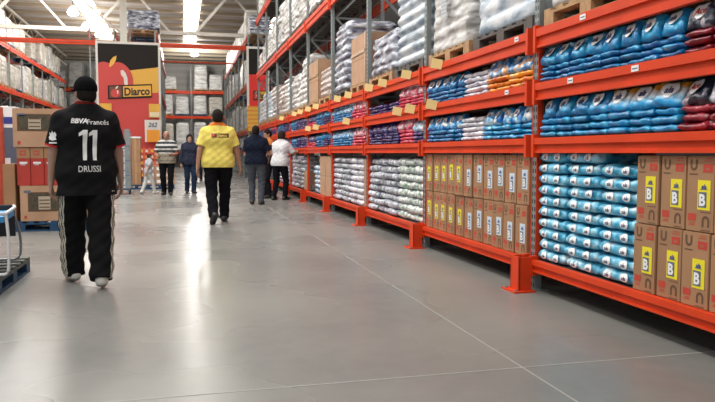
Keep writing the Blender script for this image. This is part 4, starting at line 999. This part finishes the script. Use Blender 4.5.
class SDF:
    def __init__(s, lo, hi, h):
        s.lo = np.array(lo, float); s.h = h; s.n = np.ceil((np.array(hi)-s.lo)/h).astype(int)+1; s.F = np.full(s.n, .5, np.float32)
    def _loc(s, a, b):
        i0 = np.clip(np.floor((a-s.lo)/s.h).astype(int), 0, s.n-1); i1 = np.clip(np.ceil((b-s.lo)/s.h).astype(int)+1, 1, s.n)
        ax = [s.lo[k]+s.h*np.arange(i0[k], i1[k]) for k in range(3)]
        return tuple(slice(i0[k], i1[k]) for k in range(3)), np.meshgrid(*ax, indexing='ij')
    def _merge(s, sl, d, k):
        a = s.F[sl]
        if k > 0: hh = np.maximum(k-np.abs(a-d), 0)/k; s.F[sl] = np.minimum(a, d)-hh*hh*k*.25
        else: s.F[sl] = np.minimum(a, d)
    def cap(s, p, q, r0, r1, k=.02, cut=None, fold=0, flat=(1, 1)):
        p, q = np.array(p, float), np.array(q, float); m = max(r0, r1)*max(1, *flat)+k+.03
        sl, (X, Y, Z) = s._loc(np.minimum(p, q)-m, np.maximum(p, q)+m)
        d = q-p; L2 = max(d@d, 1e-9); t = np.clip(((X-p[0])*d[0]+(Y-p[1])*d[1]+(Z-p[2])*d[2])/L2, 0, 1)
        dx, dy, dz = (X-p[0]-t*d[0])/flat[0], (Y-p[1]-t*d[1])/flat[1], Z-p[2]-t*d[2]
        D = np.sqrt(dx*dx+dy*dy+dz*dz)-(r0+(r1-r0)*t)
        if fold: D = D+fold*(np.sin(Z*38+X*22+Y*17+t*6)*.6+np.sin(Z*61-X*45+1.3)*.4)
        if cut is not None:
            for (cp, cn) in cut: D = np.maximum(D, (X-cp[0])*cn[0]+(Y-cp[1])*cn[1]+(Z-cp[2])*cn[2])
        s._merge(sl, D, k)
    def ell(s, c, r, k=.02, cut=None):
        c, r = np.array(c, float), np.array(r, float); sl, (X, Y, Z) = s._loc(c-r-k-.02, c+r+k+.02)
        D = (np.sqrt(((X-c[0])/r[0])**2+((Y-c[1])/r[1])**2+((Z-c[2])/r[2])**2)-1)*r.min()
        if cut is not None:
            for (cp, cn) in cut: D = np.maximum(D, (X-cp[0])*cn[0]+(Y-cp[1])*cn[1]+(Z-cp[2])*cn[2])
        s._merge(sl, D, k)
    def mesh(s, name, m, colf=None, smooth=2):
        V, Q = surface_nets(s.F, s.lo, s.h)
        me = bpy.data.meshes.new(name); me.vertices.add(len(V)); me.vertices.foreach_set('co', V.astype(np.float32).ravel())
        me.loops.add(Q.size); me.loops.foreach_set('vertex_index', Q.ravel().astype(np.int32)); me.polygons.add(len(Q))
        me.polygons.foreach_set('loop_start', np.arange(0, Q.size, 4, dtype=np.int32)); me.update(calc_edges=True); me.validate()
        me.polygons.foreach_set('use_smooth', [True]*len(me.polygons)); me.materials.append(m)
        if colf is not None:
            col = colf(V); ca = me.color_attributes.new('Col', 'FLOAT_COLOR', 'POINT')
            ca.data.foreach_set('color', np.concatenate([col, np.ones((len(col), 1))], 1).astype(np.float32).ravel())
        return me
skin_m = mat('skin', (.5, .3, .2), .5, attr='Col', noise_amt=.05, noise_scale=30)
cloth_m = mat('cloth', (.5, .5, .5), .95, attr='Col', bump=.25, bump_scale=40, spec=.08)
shine_m = mat('sport_cloth', (.5, .5, .5), .85, attr='Col', bump=.2, bump_scale=40, spec=.12)
hair_m = mat('hair', (.02, .016, .014), .6, noise_amt=.4, noise_scale=60, bump=.5, bump_scale=150)
sole_m = mat('shoe', (.5, .5, .5), .5, attr='Col')
def ik(a, b, l1, l2, pole):
    a, b = np.array(a, float), np.array(b, float); d = b-a; L = np.linalg.norm(d)
    if L > (l1+l2)*.995: b = a+d/L*(l1+l2)*.995; d = b-a; L = np.linalg.norm(d)
    n = d/L; x = (l1*l1-l2*l2+L*L)/(2*L); hgt = math.sqrt(max(0, l1*l1-x*x)); pole = np.array(pole, float); pole = pole-n*(pole@n); pole /= np.linalg.norm(pole)
    return a+n*x+pole*hgt, b
def person(loc, rz, height, label, *, vox=.008, g=1.0, belly=0, feet=((-.11, 0, 0, 0), (.11, 0, 0, 0)), hands=((-.30, .03, .80), (.30, .03, .80)),
           skin=(.46, .26, .17), shirt=None, trousers=None, shoe=(.03, .03, .03), hair='short', haircol=(.015, .012, .01), sleeve=.62, hem=.90, baggy=1.0,
           head_turn=0.0, lean=0.0, fingers=True, elbow_out=.5, long_sleeve=False, head_down=0.0, bald=False, grp=None, trouser_mat=None, palm=(1, 1)):
    S = height/1.75; sh_z, hip_z = 1.43, .93
    ly = math.tan(lean)
    def T(p): return (p[0], p[1]+(p[2]-.95)*ly if p[2] > .95 else p[1], p[2])
    SHX = .185*(.8+.2*g) ; gh = g
    J = {}
    for s, i in ((-1, 0), (1, 1)):
        J['sh', i] = np.array(T((s*SHX, 0, 1.402))); J['hip', i] = np.array((s*.095*gh, 0, .91))
        fx, fy, fl, fp = feet[i]; ank = np.array((fx, fy, .085+fl)); J['kn', i], J['an', i] = ik(J['hip', i], ank, .425, .42, (s*.06, 1, .05))
        J['el', i], J['wr', i] = ik(J['sh', i], hands[i], .29, .255, (s*elbow_out, -1, -.15))
        J['fd', i] = np.array((s*.18, math.cos(fp), -math.sin(fp))); J['fd', i] /= np.linalg.norm(J['fd', i])
    lo = np.array((-.62, -.62, -.02)); hi = np.array((.62, .62, 1.82))
    allp = np.array([v for k_, v in J.items() if k_[0] != 'fd']); lo = np.minimum(allp.min(0)-.26, (-.3, -.25, -.02)); hi = np.maximum(allp.max(0)+.26, (.3, .25, 1.83)); lo[2] = -.02; hi[2] = 1.83
    B = SDF(lo, hi, vox)
    # torso
    def torso(Fd, e, kk=.07, cut=None, fold=0):
        Fd.cap(T((-.14*g, -.01, 1.385)), T((.14*g, -.01, 1.385)), .062+e, .062+e, kk, cut, fold)
        for s_ in (-1, 1): Fd.cap(T((s_*.035, -.02, 1.50)), T((s_*.15, -.01, 1.40)), .046+e*.7, .055+e, .04, cut, 0)
        Fd.cap(T((-.085*g, 0, 1.29)), T((.085*g, 0, 1.29)), .118*(.6+.4*g)+e, .118*(.6+.4*g)+e, kk, cut, fold)
        Fd.cap(T((-.07*g, .01+belly*.3, 1.10)), T((.07*g, .01+belly*.3, 1.10)), .108*(.5+.5*g)+e+belly*.3, .108*(.5+.5*g)+e+belly*.3, kk, cut, fold)
        Fd.cap(T((-.08*g, 0, .96)), T((.08*g, 0, .96)), .112*(.5+.5*g)+e, .112*(.5+.5*g)+e, kk, cut, fold)
    torso(B, 0)
    for i, s in ((0, -1), (1, 1)):
        B.cap(J['hip', i], J['kn', i], .088*(.6+.4*g), .056, .04); B.cap(J['kn', i], J['an', i], .054, .036, .02)
        B.cap(J['kn', i]*.85+J['an', i]*.15, J['kn', i]*.5+J['an', i]*.5, .052, .046, .03)
        f = J['fd', i]; a = J['an', i]; B.cap(a+f*-.04-np.array((0, 0, .045)), a+f*.14-np.array((0, 0, .055)), .034, .026, .02)
        B.cap(J['sh', i], J['el', i], .052*(.6+.4*g), .040, .03); B.cap(J['el', i], J['wr', i], .041*(.7+.3*g), .026, .015)
    hc = np.array(T((0, 0, 1.615))); ct, st = math.cos(head_turn), math.sin(head_turn)
    def Hd(p): # head local -> figure
        y = p[1]*math.cos(head_down)+p[2]*math.sin(head_down)*1.0; z = p[2]*math.cos(head_down)-p[1]*math.sin(head_down)
        return hc+np.array((p[0]*ct-y*st, p[0]*st+y*ct, z))
    B.cap(T((0, -.015, 1.42)), T((0, -.008, 1.57)), .068*(.7+.3*g), .062, .03)
    B.cap(T((-.10, -.02, 1.455)), T((.10, -.02, 1.455)), .035, .035, .05)
    B.ell(Hd((0, -.012, .032)), (.077, .096, .098), .02); B.ell(Hd((0, .022, -.035)), (.060, .070, .078), .03); B.ell(Hd((0, .05, -.085)), (.03, .03, .025), .03)
    B.cap(Hd((0, .088, .015)), Hd((0, .108, -.022)), .009, .014, .015); B.ell(Hd((0, .092, -.055)), (.024, .012, .010), .01)
    for s in (-1, 1):
        B.ell(Hd((s*.080, -.005, -.002)), (.010, .020, .032), .008); B.ell(Hd((s*.032, .082, .012)), (.014, .010, .009), .006); B.ell(Hd((s*.033, .083, .034)), (.024, .012, .008), .012)
    # hands
    for i, s in ((0, -1), (1, 1)):
        w = J['wr', i]; d = (w-J['el', i]); d /= np.linalg.norm(d); side = np.array((0, 1, 0.15))     # thumb side forward
        side = side-d*(side@d); side /= np.linalg.norm(side); nrm = np.cross(d, side)*(1 if s > 0 else -1)   # palm normal towards the body
        if nrm[0]*s > 0: nrm = -nrm
        for q in range(4):
            o_ = (q-1.5)*.019; kn = w+d*(.088-.004*abs(q-1))-side*o_*1.05
            B.cap(w+d*.01-side*o_*.6, kn, .014, .0125, .014)
            if fingers:
                ln = (.040, .045, .042, .033)[q]; cur = (.35, .40, .48, .55)[q]*palm[i]; p_ = kn; dd = d.copy(); ang = 0
                for jn, fr in enumerate((1, .72, .55)):
                    ang += cur*(1 if jn else .8); dd = d*math.cos(ang)+nrm*math.sin(ang); p2 = p_+dd*ln*fr; B.cap(p_, p2, .0088-.0006*jn, .0082-.0008*jn, .0035); p_ = p2
        t0 = w+d*.022+side*.022; t1 = t0+d*.032+side*.026+nrm*.012; t2 = t1+d*.030+side*.006+nrm*.012; t3 = t2+d*.022+nrm*.006
        B.cap(t0-side*.01, t1, .015, .0125, .012); B.cap(t1, t2, .0115, .0100, .004); B.cap(t2, t3, .0100, .0085, .003)
    sk = np.array(skin)
    def bodycol(V):
        c = np.tile(sk, (len(V), 1)); 
        for s in (-1, 1):
            e = Hd((s*.032, .090, .012)); c[np.linalg.norm((V-e)/np.array((1.3, 1, .8)), axis=1) < .0115] = (.05, .03, .03)
            e = Hd((s*.033, .092, .036)); c[np.linalg.norm((V-e)/np.array((2, 1, .6)), axis=1) < .012] = sk*.3
        e = Hd((0, .1, -.055)); c[np.linalg.norm((V-e)/np.array((2.4, 1.5, .7)), axis=1) < .011] = (.30, .08, .07)
        return c
    o = link('person', B.mesh('person', skin_m, bodycol), loc=(loc[0], loc[1], 0), rot=(0, 0, rz), scale=(S, S, S)); tag(o, label, 'person', grp)
    # shirt
    Fs = SDF(lo, hi, max(vox, .006)); hz = hem
    up = [((0, 0, hz), (0, 0, -1))]
    torso(Fs, .022, .07, up, .006)
    for zq in (.97, hem+.02, hem-.08): Fs.cap(T((-.075*g, .01, zq)), T((.075*g, .01, zq)), .118*(.5+.5*g)+.022, .118*(.5+.5*g)+.022, .06, up, .006)
    Fs.F[:, :, :max(1, int((hz-lo[2])/Fs.h)-1)] = .5
    Fs.cap(T((-.085, -.018, 1.455)), T((.085, -.018, 1.455)), .042, .042, .04, None); Fs.cap(T((0, -.022, 1.44)), T((0, -.016, 1.485)), .080*(.7+.3*g), .074*(.7+.3*g), .03, None)
    for i in (0, 1):
        a, e, w = J['sh', i], J['el', i], J['wr', i]
        if long_sleeve:
            Fs.cap(a, e, .068*(.6+.4*g), .056, .03, None, .004); n = (w-e)/np.linalg.norm(w-e); Fs.cap(e, w, .056, .042, .02, [(w-n*.01, n)], .004)
        else:
            n = (e-a)/np.linalg.norm(e-a); q = a+(e-a)*sleeve*1.25; cutp = a+(e-a)*sleeve; Fs.cap(a, q, .070*(.5+.5*g), .078*(.5+.5*g), .03, [(cutp, n)], .004)
    sf = shirt
    def scol(V): return sf(V, J, g)
    so = link('shirt', Fs.mesh('shirt', shine_m if 'football' in label else cloth_m, scol), o)
    # trousers
    Ft = SDF(lo, hi, max(vox, .006)); ct_ = [((0, 0, hem+.06), (0, 0, 1))]
    e = .018; Ft.cap(T((-.08*g, 0, .95)), T((.08*g, 0, .95)), .108*(.5+.5*g)+e, .108*(.5+.5*g)+e, .05, ct_)
    for i in (0, 1):
        h_, k_, a_ = J['hip', i], J['kn', i], J['an', i]; n = (a_-k_)/np.linalg.norm(a_-k_)
        Ft.cap(h_, k_, (.105*(.6+.4*g))+.006, .078*baggy, .035, [((0, 0, hem+.03), (0, 0, 1))], .006*baggy); Ft.cap(k_, a_+n*.04, .078*baggy, .066*baggy, .02, [(a_+n*.035, n)], .007*baggy)
    tf_ = trousers
    link('trousers', Ft.mesh('trousers', trouser_mat or cloth_m, lambda V: tf_(V, J, g)), o)
    # shoes
    for i in (0, 1):
        f = J['fd', i]; a = J['an', i]; up_ = np.cross(np.cross(f, (0, 0, 1)), f); up_ /= np.linalg.norm(up_); sole = a-up_*.085
        lo2 = np.minimum(a-.3, a-.2); hi2 = a+.3; Fh = SDF(lo2, hi2, .006); c_ = [(sole+up_*.002, -up_)]
        Fh.cap(sole+up_*.042-f*.045, sole+up_*.036+f*.15, .046, .038, .02, c_, flat=(1, 1)); Fh.cap(sole+up_*.05-f*.04, sole+up_*.085-f*.03, .042, .040, .03, c_); Fh.cap(sole+up_*.05+f*.0, sole+up_*.04+f*.1, .048, .046, .02, c_)
        sc_ = np.array(shoe); isole = sole
        link('shoe', Fh.mesh('shoe', sole_m, lambda V: np.where((((V-isole)@up_) < .022)[:, None], np.array((.25, .24, .22)) if sc_.max() > .3 else np.array((.02, .02, .02)), sc_)), o)
    # hair
    if not bald:
        Fa = SDF(hc-.2, hc+.2, .006)
        c1 = Hd((0, .0, .0)); fwd = Hd((0, 1, 0))-hc; upv = Hd((0, 0, 1))-hc
        if hair in ('short', 'cap'):
            Fa.ell(Hd((0, -.016, .036)), (.084, .102, .103), .0, [(Hd((0, .055, .03)), fwd*.8-upv*.62)]); Fa.ell(Hd((0, -.03, -.01)), (.079, .085, .075), .01, [(Hd((0, .01, 0)), fwd), (Hd((0, 0, -.065)), -upv)])
        else:  # bob / long
            Fa.ell(Hd((0, -.018, .036)), (.092, .106, .106), .0, [(Hd((0, .06, .035)), fwd*.8-upv*.62)])
            zz_ = -.09 if hair == 'bob' else -.17
            Fa.ell(Hd((0, -.03, -.02)), (.098, .095, .12 if hair == 'bob' else .18), .02, [(Hd((0, .03, 0)), fwd), (Hd((0, 0, zz_)), -upv)])
        hm = mat('hair_tone', haircol, .8, spec=.15, noise_amt=.4, noise_scale=60, bump=.5, bump_scale=150)
        link('hair', Fa.mesh('hair', hm), o)
        if hair == 'cap':
            Fc = SDF(hc-.26, hc+.26, .005)
            Fc.ell(Hd((0, -.014, .045)), (.094, .112, .106), 0, [(Hd((0, 0, .022)), -upv)])
            Fc.cap(Hd((-.09, -.01, .03)), Hd((.09, -.01, .03)), .012, .012, .01, None); Fc.ell(Hd((0, .10, .035)), (.07, .06, .012), .01)
            link('cap', Fc.mesh('cap', mat('black_cap', (.006, .006, .007), .95, bump=.3, spec=.06)), o)
    return o, so, J, S
def const(c):
    c = np.array(c, float); return lambda V, J, g: np.tile(c, (len(V), 1))
def project_text(parent_shirt, word, cx, cz, h, m, name='printed_text', bold=.01, shear=0, xs=1.0, back=True, polys=None, off=.004, dirn=None, org=None):
    """wrap flat lettering on the back (or along dirn) of a garment mesh"""
    v2, tf = polys if polys else txt(word, h, bold, shear, xs)
    bm = bmesh.new(); bv = [bm.verts.new((p[0], 0, p[1])) for p in v2]
    for f in tf:
        try: bm.faces.new([bv[i] for i in f])
        except ValueError: pass
    w_ = max(abs(p[0]) for p in v2); hh = max(abs(p[1]) for p in v2)
    for k in range(int(2*w_/.015)+1): bmesh.ops.bisect_plane(bm, geom=bm.verts[:]+bm.edges[:]+bm.faces[:], plane_co=(-w_+k*.015, 0, 0), plane_no=(1, 0, 0))
    for k in range(int(2*hh/.015)+1): bmesh.ops.bisect_plane(bm, geom=bm.verts[:]+bm.edges[:]+bm.faces[:], plane_co=(0, 0, -hh+k*.015), plane_no=(0, 0, 1))
    me0 = parent_shirt.data; tree = BVHTree.FromPolygons([v.co[:] for v in me0.vertices], [tuple(p.vertices) for p in me0.polygons])
    ok = True
    for v in bm.verts:
        if dirn is None: o_, d_ = Vector((cx+v.co.x, -1.0, cz+v.co.z)), Vector((0, 1, 0))
        else:
            d_ = Vector(dirn).normalized(); rt = d_.cross(Vector((0, 0, 1))).normalized(); o_ = Vector(org)-d_*.6+rt*v.co.x+Vector((0, 0, v.co.z))
        hit = tree.ray_cast(o_, d_)
        if hit[0] is None: v.co = o_+d_*.6; continue
        v.co = hit[0]-d_*off
    me = bpy.data.meshes.new(name); bm.to_mesh(me); bm.free(); me.materials.append(m)
    return link(name, me, parent_shirt)

# man in black football shirt
def shirt11(V, J, g):
    c = np.tile(np.array((.010, .010, .011)), (len(V), 1)); R = np.array((.60, .03, .03))
    for i in (0, 1):
        a, e = J['sh', i], J['el', i]; n = (e-a)/np.linalg.norm(e-a); t = (V-a)@n/np.linalg.norm(e-a); rad = np.linalg.norm((V-a)-np.outer((V-a)@n, n), axis=1)
        c[(t > .765) & (t < .86) & (np.sign(V[:, 0]) == (-1, 1)[i]) & (rad < .10) & (np.abs(V[:, 0]) > .235)] = R
    top = (V[:, 2] > 1.40) & (np.abs(V[:, 1]-(-.01)) < .010) & (np.abs(V[:, 0]) > .09) & (V[:,2] > 1.44); c[top] = R*.7
    c[(V[:, 2] > 1.53)] = R*.25
    return c
def stripes3(V, J, g):
    c = np.tile(np.array((.010, .010, .011)), (len(V), 1))
    for i, s in ((0, -1), (1, 1)):
        side = np.sign(V[:, 0]-0.0) == s
        ax = np.where(V[:, 2] > J['kn', i][2], 1, 0)
        def axis(z):
            h_, k_, a_ = J['hip', i], J['kn', i], J['an', i]
            t1 = np.clip((z-k_[2])/(h_[2]-k_[2]), 0, 1.3)[:, None]; t2 = np.clip((z-a_[2])/(k_[2]-a_[2]), -.5, 1)[:, None]
            return np.where((z > k_[2])[:, None], k_+(h_-k_)*t1, a_+(k_-a_)*t2)
        A_ = axis(V[:, 2]); d = V-A_; ang = np.arctan2(-d[:, 1], s*d[:, 0])  # 0 = outward, + = towards the back
        arc = (ang-.55)*.095
        m_ = side & (V[:, 2] < .93) & ((np.abs(arc) < .006) | (np.abs(arc-.022) < .006) | (np.abs(arc+.022) < .006)); c[m_] = (.62, .58, .48)
    return c
G = ground(90, 284.0); RZ1 = .26
def tol(px, py, lift=0, z=None):
    p = ground(px, py)-G; c_, s_ = math.cos(-RZ1), math.sin(-RZ1); return (p.x*c_-p.y*s_)/1.01, (p.x*s_+p.y*c_)/1.01
f1, f2 = tol(73, 280), tol(101, 287.5)
man, sh, J, S = person((G.x, G.y), RZ1, 1.765, 'person in black football shirt number 11 and striped track trousers, seen from behind', vox=.0055, g=1.16, belly=.02,
    feet=((f1[0], f1[1]-.05, 0, .0), (f2[0], f2[1]-.05, 0, .0)), hands=((-.285, .10, .80), (.30, .10, .82)), shirt=shirt11, trousers=stripes3, shoe=(.62, .60, .55), hair='cap', sleeve=.82, hem=.775, baggy=1.38, head_turn=.35, skin=(.42, .24, .17), elbow_out=1.1)
project_text(sh, 'BBVA', -.068, 1.385, .038, M['white'], bold=.035, shear=.25)
project_text(sh, 'Francés', .080, 1.377, .040, M['white'], bold=.004)
def one(cx):
    w = .030; pts = [(cx-w/2, -.125), (cx+w/2, -.125), (cx+w/2+.01, .125), (cx-w/2+.006, .125), (cx-w/2-.028, .098), (cx-w/2-.028, .072), (cx-w/2+.003, .086)]
    return pts
v = one(-.037)+one(.040); project_text(sh, '', 0.005, 1.185, .1, M['white'], name='shirt_number', polys=(np.array(v), [(0, 1, 2, 3, 6), (3, 4, 5, 6), (7, 8, 9, 10, 13), (10, 11, 12, 13)]))
project_text(sh, 'DRUSSI', .0, .99, .050, mat('name_grey', (.72, .72, .70), .5), bold=.012, xs=.78)
# sleeve emblem
a_, e_ = J['sh', 0], J['el', 0]; mid = a_+(e_-a_)*.52
blob = [(-.028, -.03), (.0, -.038), (.03, -.03), (.022, -.012), (.032, .01), (.02, .035), (.008, .022), (-.004, .042), (-.014, .02), (-.03, .03), (-.024, .005), (-.034, -.008)]
project_text(sh, '', 0, 0, .1, M['white'], name='sleeve_emblem', polys=(np.array([(0, 0)]+blob), [(0, 1+i, 1+(i+1)%12) for i in range(12)]), dirn=(.55, 1, -.05), org=tuple(mid))
project_text(sh, '', 0, 0, .1, M['white'], name='sleeve_mark', polys=(np.array([(-.03, -.062), (.03, -.062), (.03, -.05), (-.03, -.05)]), [(0, 1, 2, 3)]), dirn=(.55, 1, -.05), org=tuple(mid))

# man in yellow shirt
yel = (.80, .66, .15)
def shirty(V, J, g):
    c = np.tile(np.array(yel), (len(V), 1)); c[(V[:, 2] > 1.495)] = (.62, .16, .03)
    return c
G = ground(219, 223.0)
man2, sh2, J2, S2 = person((G.x, G.y), .0, 1.83, 'person in yellow shirt and black trousers walking away down the aisle', vox=.006, g=1.15, belly=.02,
    feet=((-.09, -.26, .06, .75), (.09, .20, 0, 0)), hands=((-.315, -.04, .86), (.345, .08, .84)), shirt=shirty, trousers=const((.008, .008, .010)), shoe=(.015, .015, .018), sleeve=.78, hem=.87, baggy=1.12, skin=(.42, .22, .14), elbow_out=.9)
pl = (np.array([(-.13, -.032), (.13, -.032), (.13, .032), (-.13, .032)]), [(0, 1, 2, 3)])
project_text(sh2, '', .03, 1.345, .06, mat('print_brown', (.10, .05, .02), .6), name='printed_box', polys=pl)
project_text(sh2, 'Diarco', .055, 1.345, .040, mat('print_yellow', (.72, .5, .06), .6), bold=.03, off=.007, xs=.95)
ap = [(math.cos(a)*.022, math.sin(a)*.024) for a in [2*PI*i/12 for i in range(12)]]
project_text(sh2, '', -.075, 1.345, .06, red_b, name='printed_apple', polys=(np.array([(0, 0)]+ap), [(0, 1+i, 1+(i+1)%12) for i in range(12)]), off=.007)

# striped shirt man facing the camera
def stripy(V, J, g):
    z = V[:, 2]; c = np.tile(np.array((.30, .26, .20)), (len(V), 1))
    ph = (z*8.6) % 1; up_ = z > 1.14
    c[up_ & (ph < .55)] = (.05, .055, .06); c[up_ & (ph >= .55)] = (.55, .55, .52); c[(~up_) & (ph < .3)] = (.20, .18, .15)
    return c
G = ground(167.5, 195)
person((G.x, G.y), PI-.1, 1.72, 'bald person in dark and white striped shirt and black trousers, facing the camera', vox=.009, g=1.12, belly=.04, feet=((-.10, .12, 0, 0), (.10, -.10, 0, 0)), hands=((-.18, .30, 1.10), (.20, .26, 1.06)),
    shirt=stripy, trousers=const((.008, .008, .01)), skin=(.36, .18, .12), sleeve=.8, hem=.88, bald=True)
G = ground(190.5, 193)
person((G.x, G.y), PI+.15, 1.66, 'person with dark bobbed hair and dark navy top, walking towards the camera', vox=.009, g=.95, feet=((-.08, .12, 0, 0), (.08, -.10, 0, 0)), hands=((-.26, .08, .84), (.27, .04, .84)),
    shirt=const((.03, .035, .06)), trousers=const((.02, .035, .07)), skin=(.48, .27, .20), hair='bob', long_sleeve=True, hem=.86)
G = ground(198.5, 181)
person((G.x, G.y), PI, 1.60, 'person in black far down the aisle, mostly hidden behind the yellow shirt man', vox=.011, g=1.0, shirt=const((.015, .015, .018)), trousers=const((.02, .02, .025)), skin=(.42, .24, .17), fingers=False, long_sleeve=True)
# group at the right shelves
G = ground(256.5, 204.5)
person((G.x, G.y), -.25, 1.73, 'person in dark navy polo shirt and grey trousers standing with back to the camera', vox=.008, g=1.15, feet=((-.11, .08, 0, 0), (.11, -.06, 0, 0)), hands=((-.16, .26, 1.02), (.24, .20, .98)),
    shirt=const((.012, .016, .030)), trousers=const((.075, .085, .105)), shoe=(.02, .02, .02), skin=(.40, .22, .15), sleeve=.8, hem=.90)
G = ground(268.0, 198.0)
person((G.x, G.y), PI*.62, 1.72, 'person with dark hair in black clothes and orange collar, between navy and white shirt people', vox=.009, g=1.0, hands=((-.16, .26, 1.05), (.24, .12, .95)),
    shirt=lambda V, J, g: np.where((V[:, 2] > 1.36)[:, None], np.array((.50, .17, .05)), np.array((.03, .022, .022))), trousers=const((.012, .012, .015)), skin=(.40, .21, .13), long_sleeve=False, head_down=.2)
G = ground(280, 200.0)
person((G.x, G.y), -.75, 1.66, 'person in white shirt and black trousers leaning towards the right shelves', vox=.008, g=1.12, feet=((-.12, -.10, 0, 0), (.10, .08, 0, 0)), hands=((-.14, .40, 1.12), (.20, .42, 1.20)),
    shirt=const((.66, .66, .68)), trousers=const((.010, .010, .013)), skin=(.42, .23, .15), sleeve=.85, hem=.88, lean=.16, hair='bob', haircol=(.03, .018, .012), head_down=.35, head_turn=.2)
# child in pale clothes
G = ground(148.5, 194.0)
person((G.x, G.y), -PI/2+.5, 1.12, 'small child in pale grey top and white trousers striding beside the brown box tower', vox=.011, g=.95, feet=((-.08, -.26, .02, .4), (.08, .26, 0, 0)), hands=((-.26, .28, 1.02), (.24, -.20, .90)),
    shirt=const((.42, .44, .47)), trousers=const((.62, .62, .60)), shoe=(.7, .68, .64), skin=(.48, .27, .19), hair='short', haircol=(.12, .03, .02), sleeve=.8, lean=.12)

# ------------------------------------------------------------------ light
w = bpy.data.worlds.new('world'); bpy.context.scene.world = w; w.use_nodes = True
bg = w.node_tree.nodes['Background']; bg.inputs[0].default_value = (.93, .96, 1, 1); bg.inputs[1].default_value = .62
def area(name, loc, rot, sx, sy, e, col=(1, .97, .92)):
    l = bpy.data.lights.new(name, 'AREA'); l.shape = 'RECTANGLE'; l.size = sx; l.size_y = sy; l.energy = e; l.color = col
    o = bpy.data.objects.new(name, l); C.objects.link(o); o.location = loc; o.rotation_euler = rot; return o
area('aisle_fill_light', (-1.6, 8, 8.5), (0, 0, 0), .5, 24, 1250)  # added area light, brightens the near aisle alongside the rooflights
area('left_fill_light', (-6.5, 20, 8.5), (0, 0, 0), .5, 36, 1000)  # added overhead fill for the left side of the hall

sc = bpy.context.scene
sc.view_settings.view_transform = 'Standard'; sc.view_settings.look = 'None'; sc.view_settings.exposure = 0.0; sc.view_settings.gamma = 1.0
sc.cycles.use_denoising = True; sc.cycles.max_bounces = 6; sc.cycles.diffuse_bounces = 3; sc.cycles.sample_clamp_indirect = 6
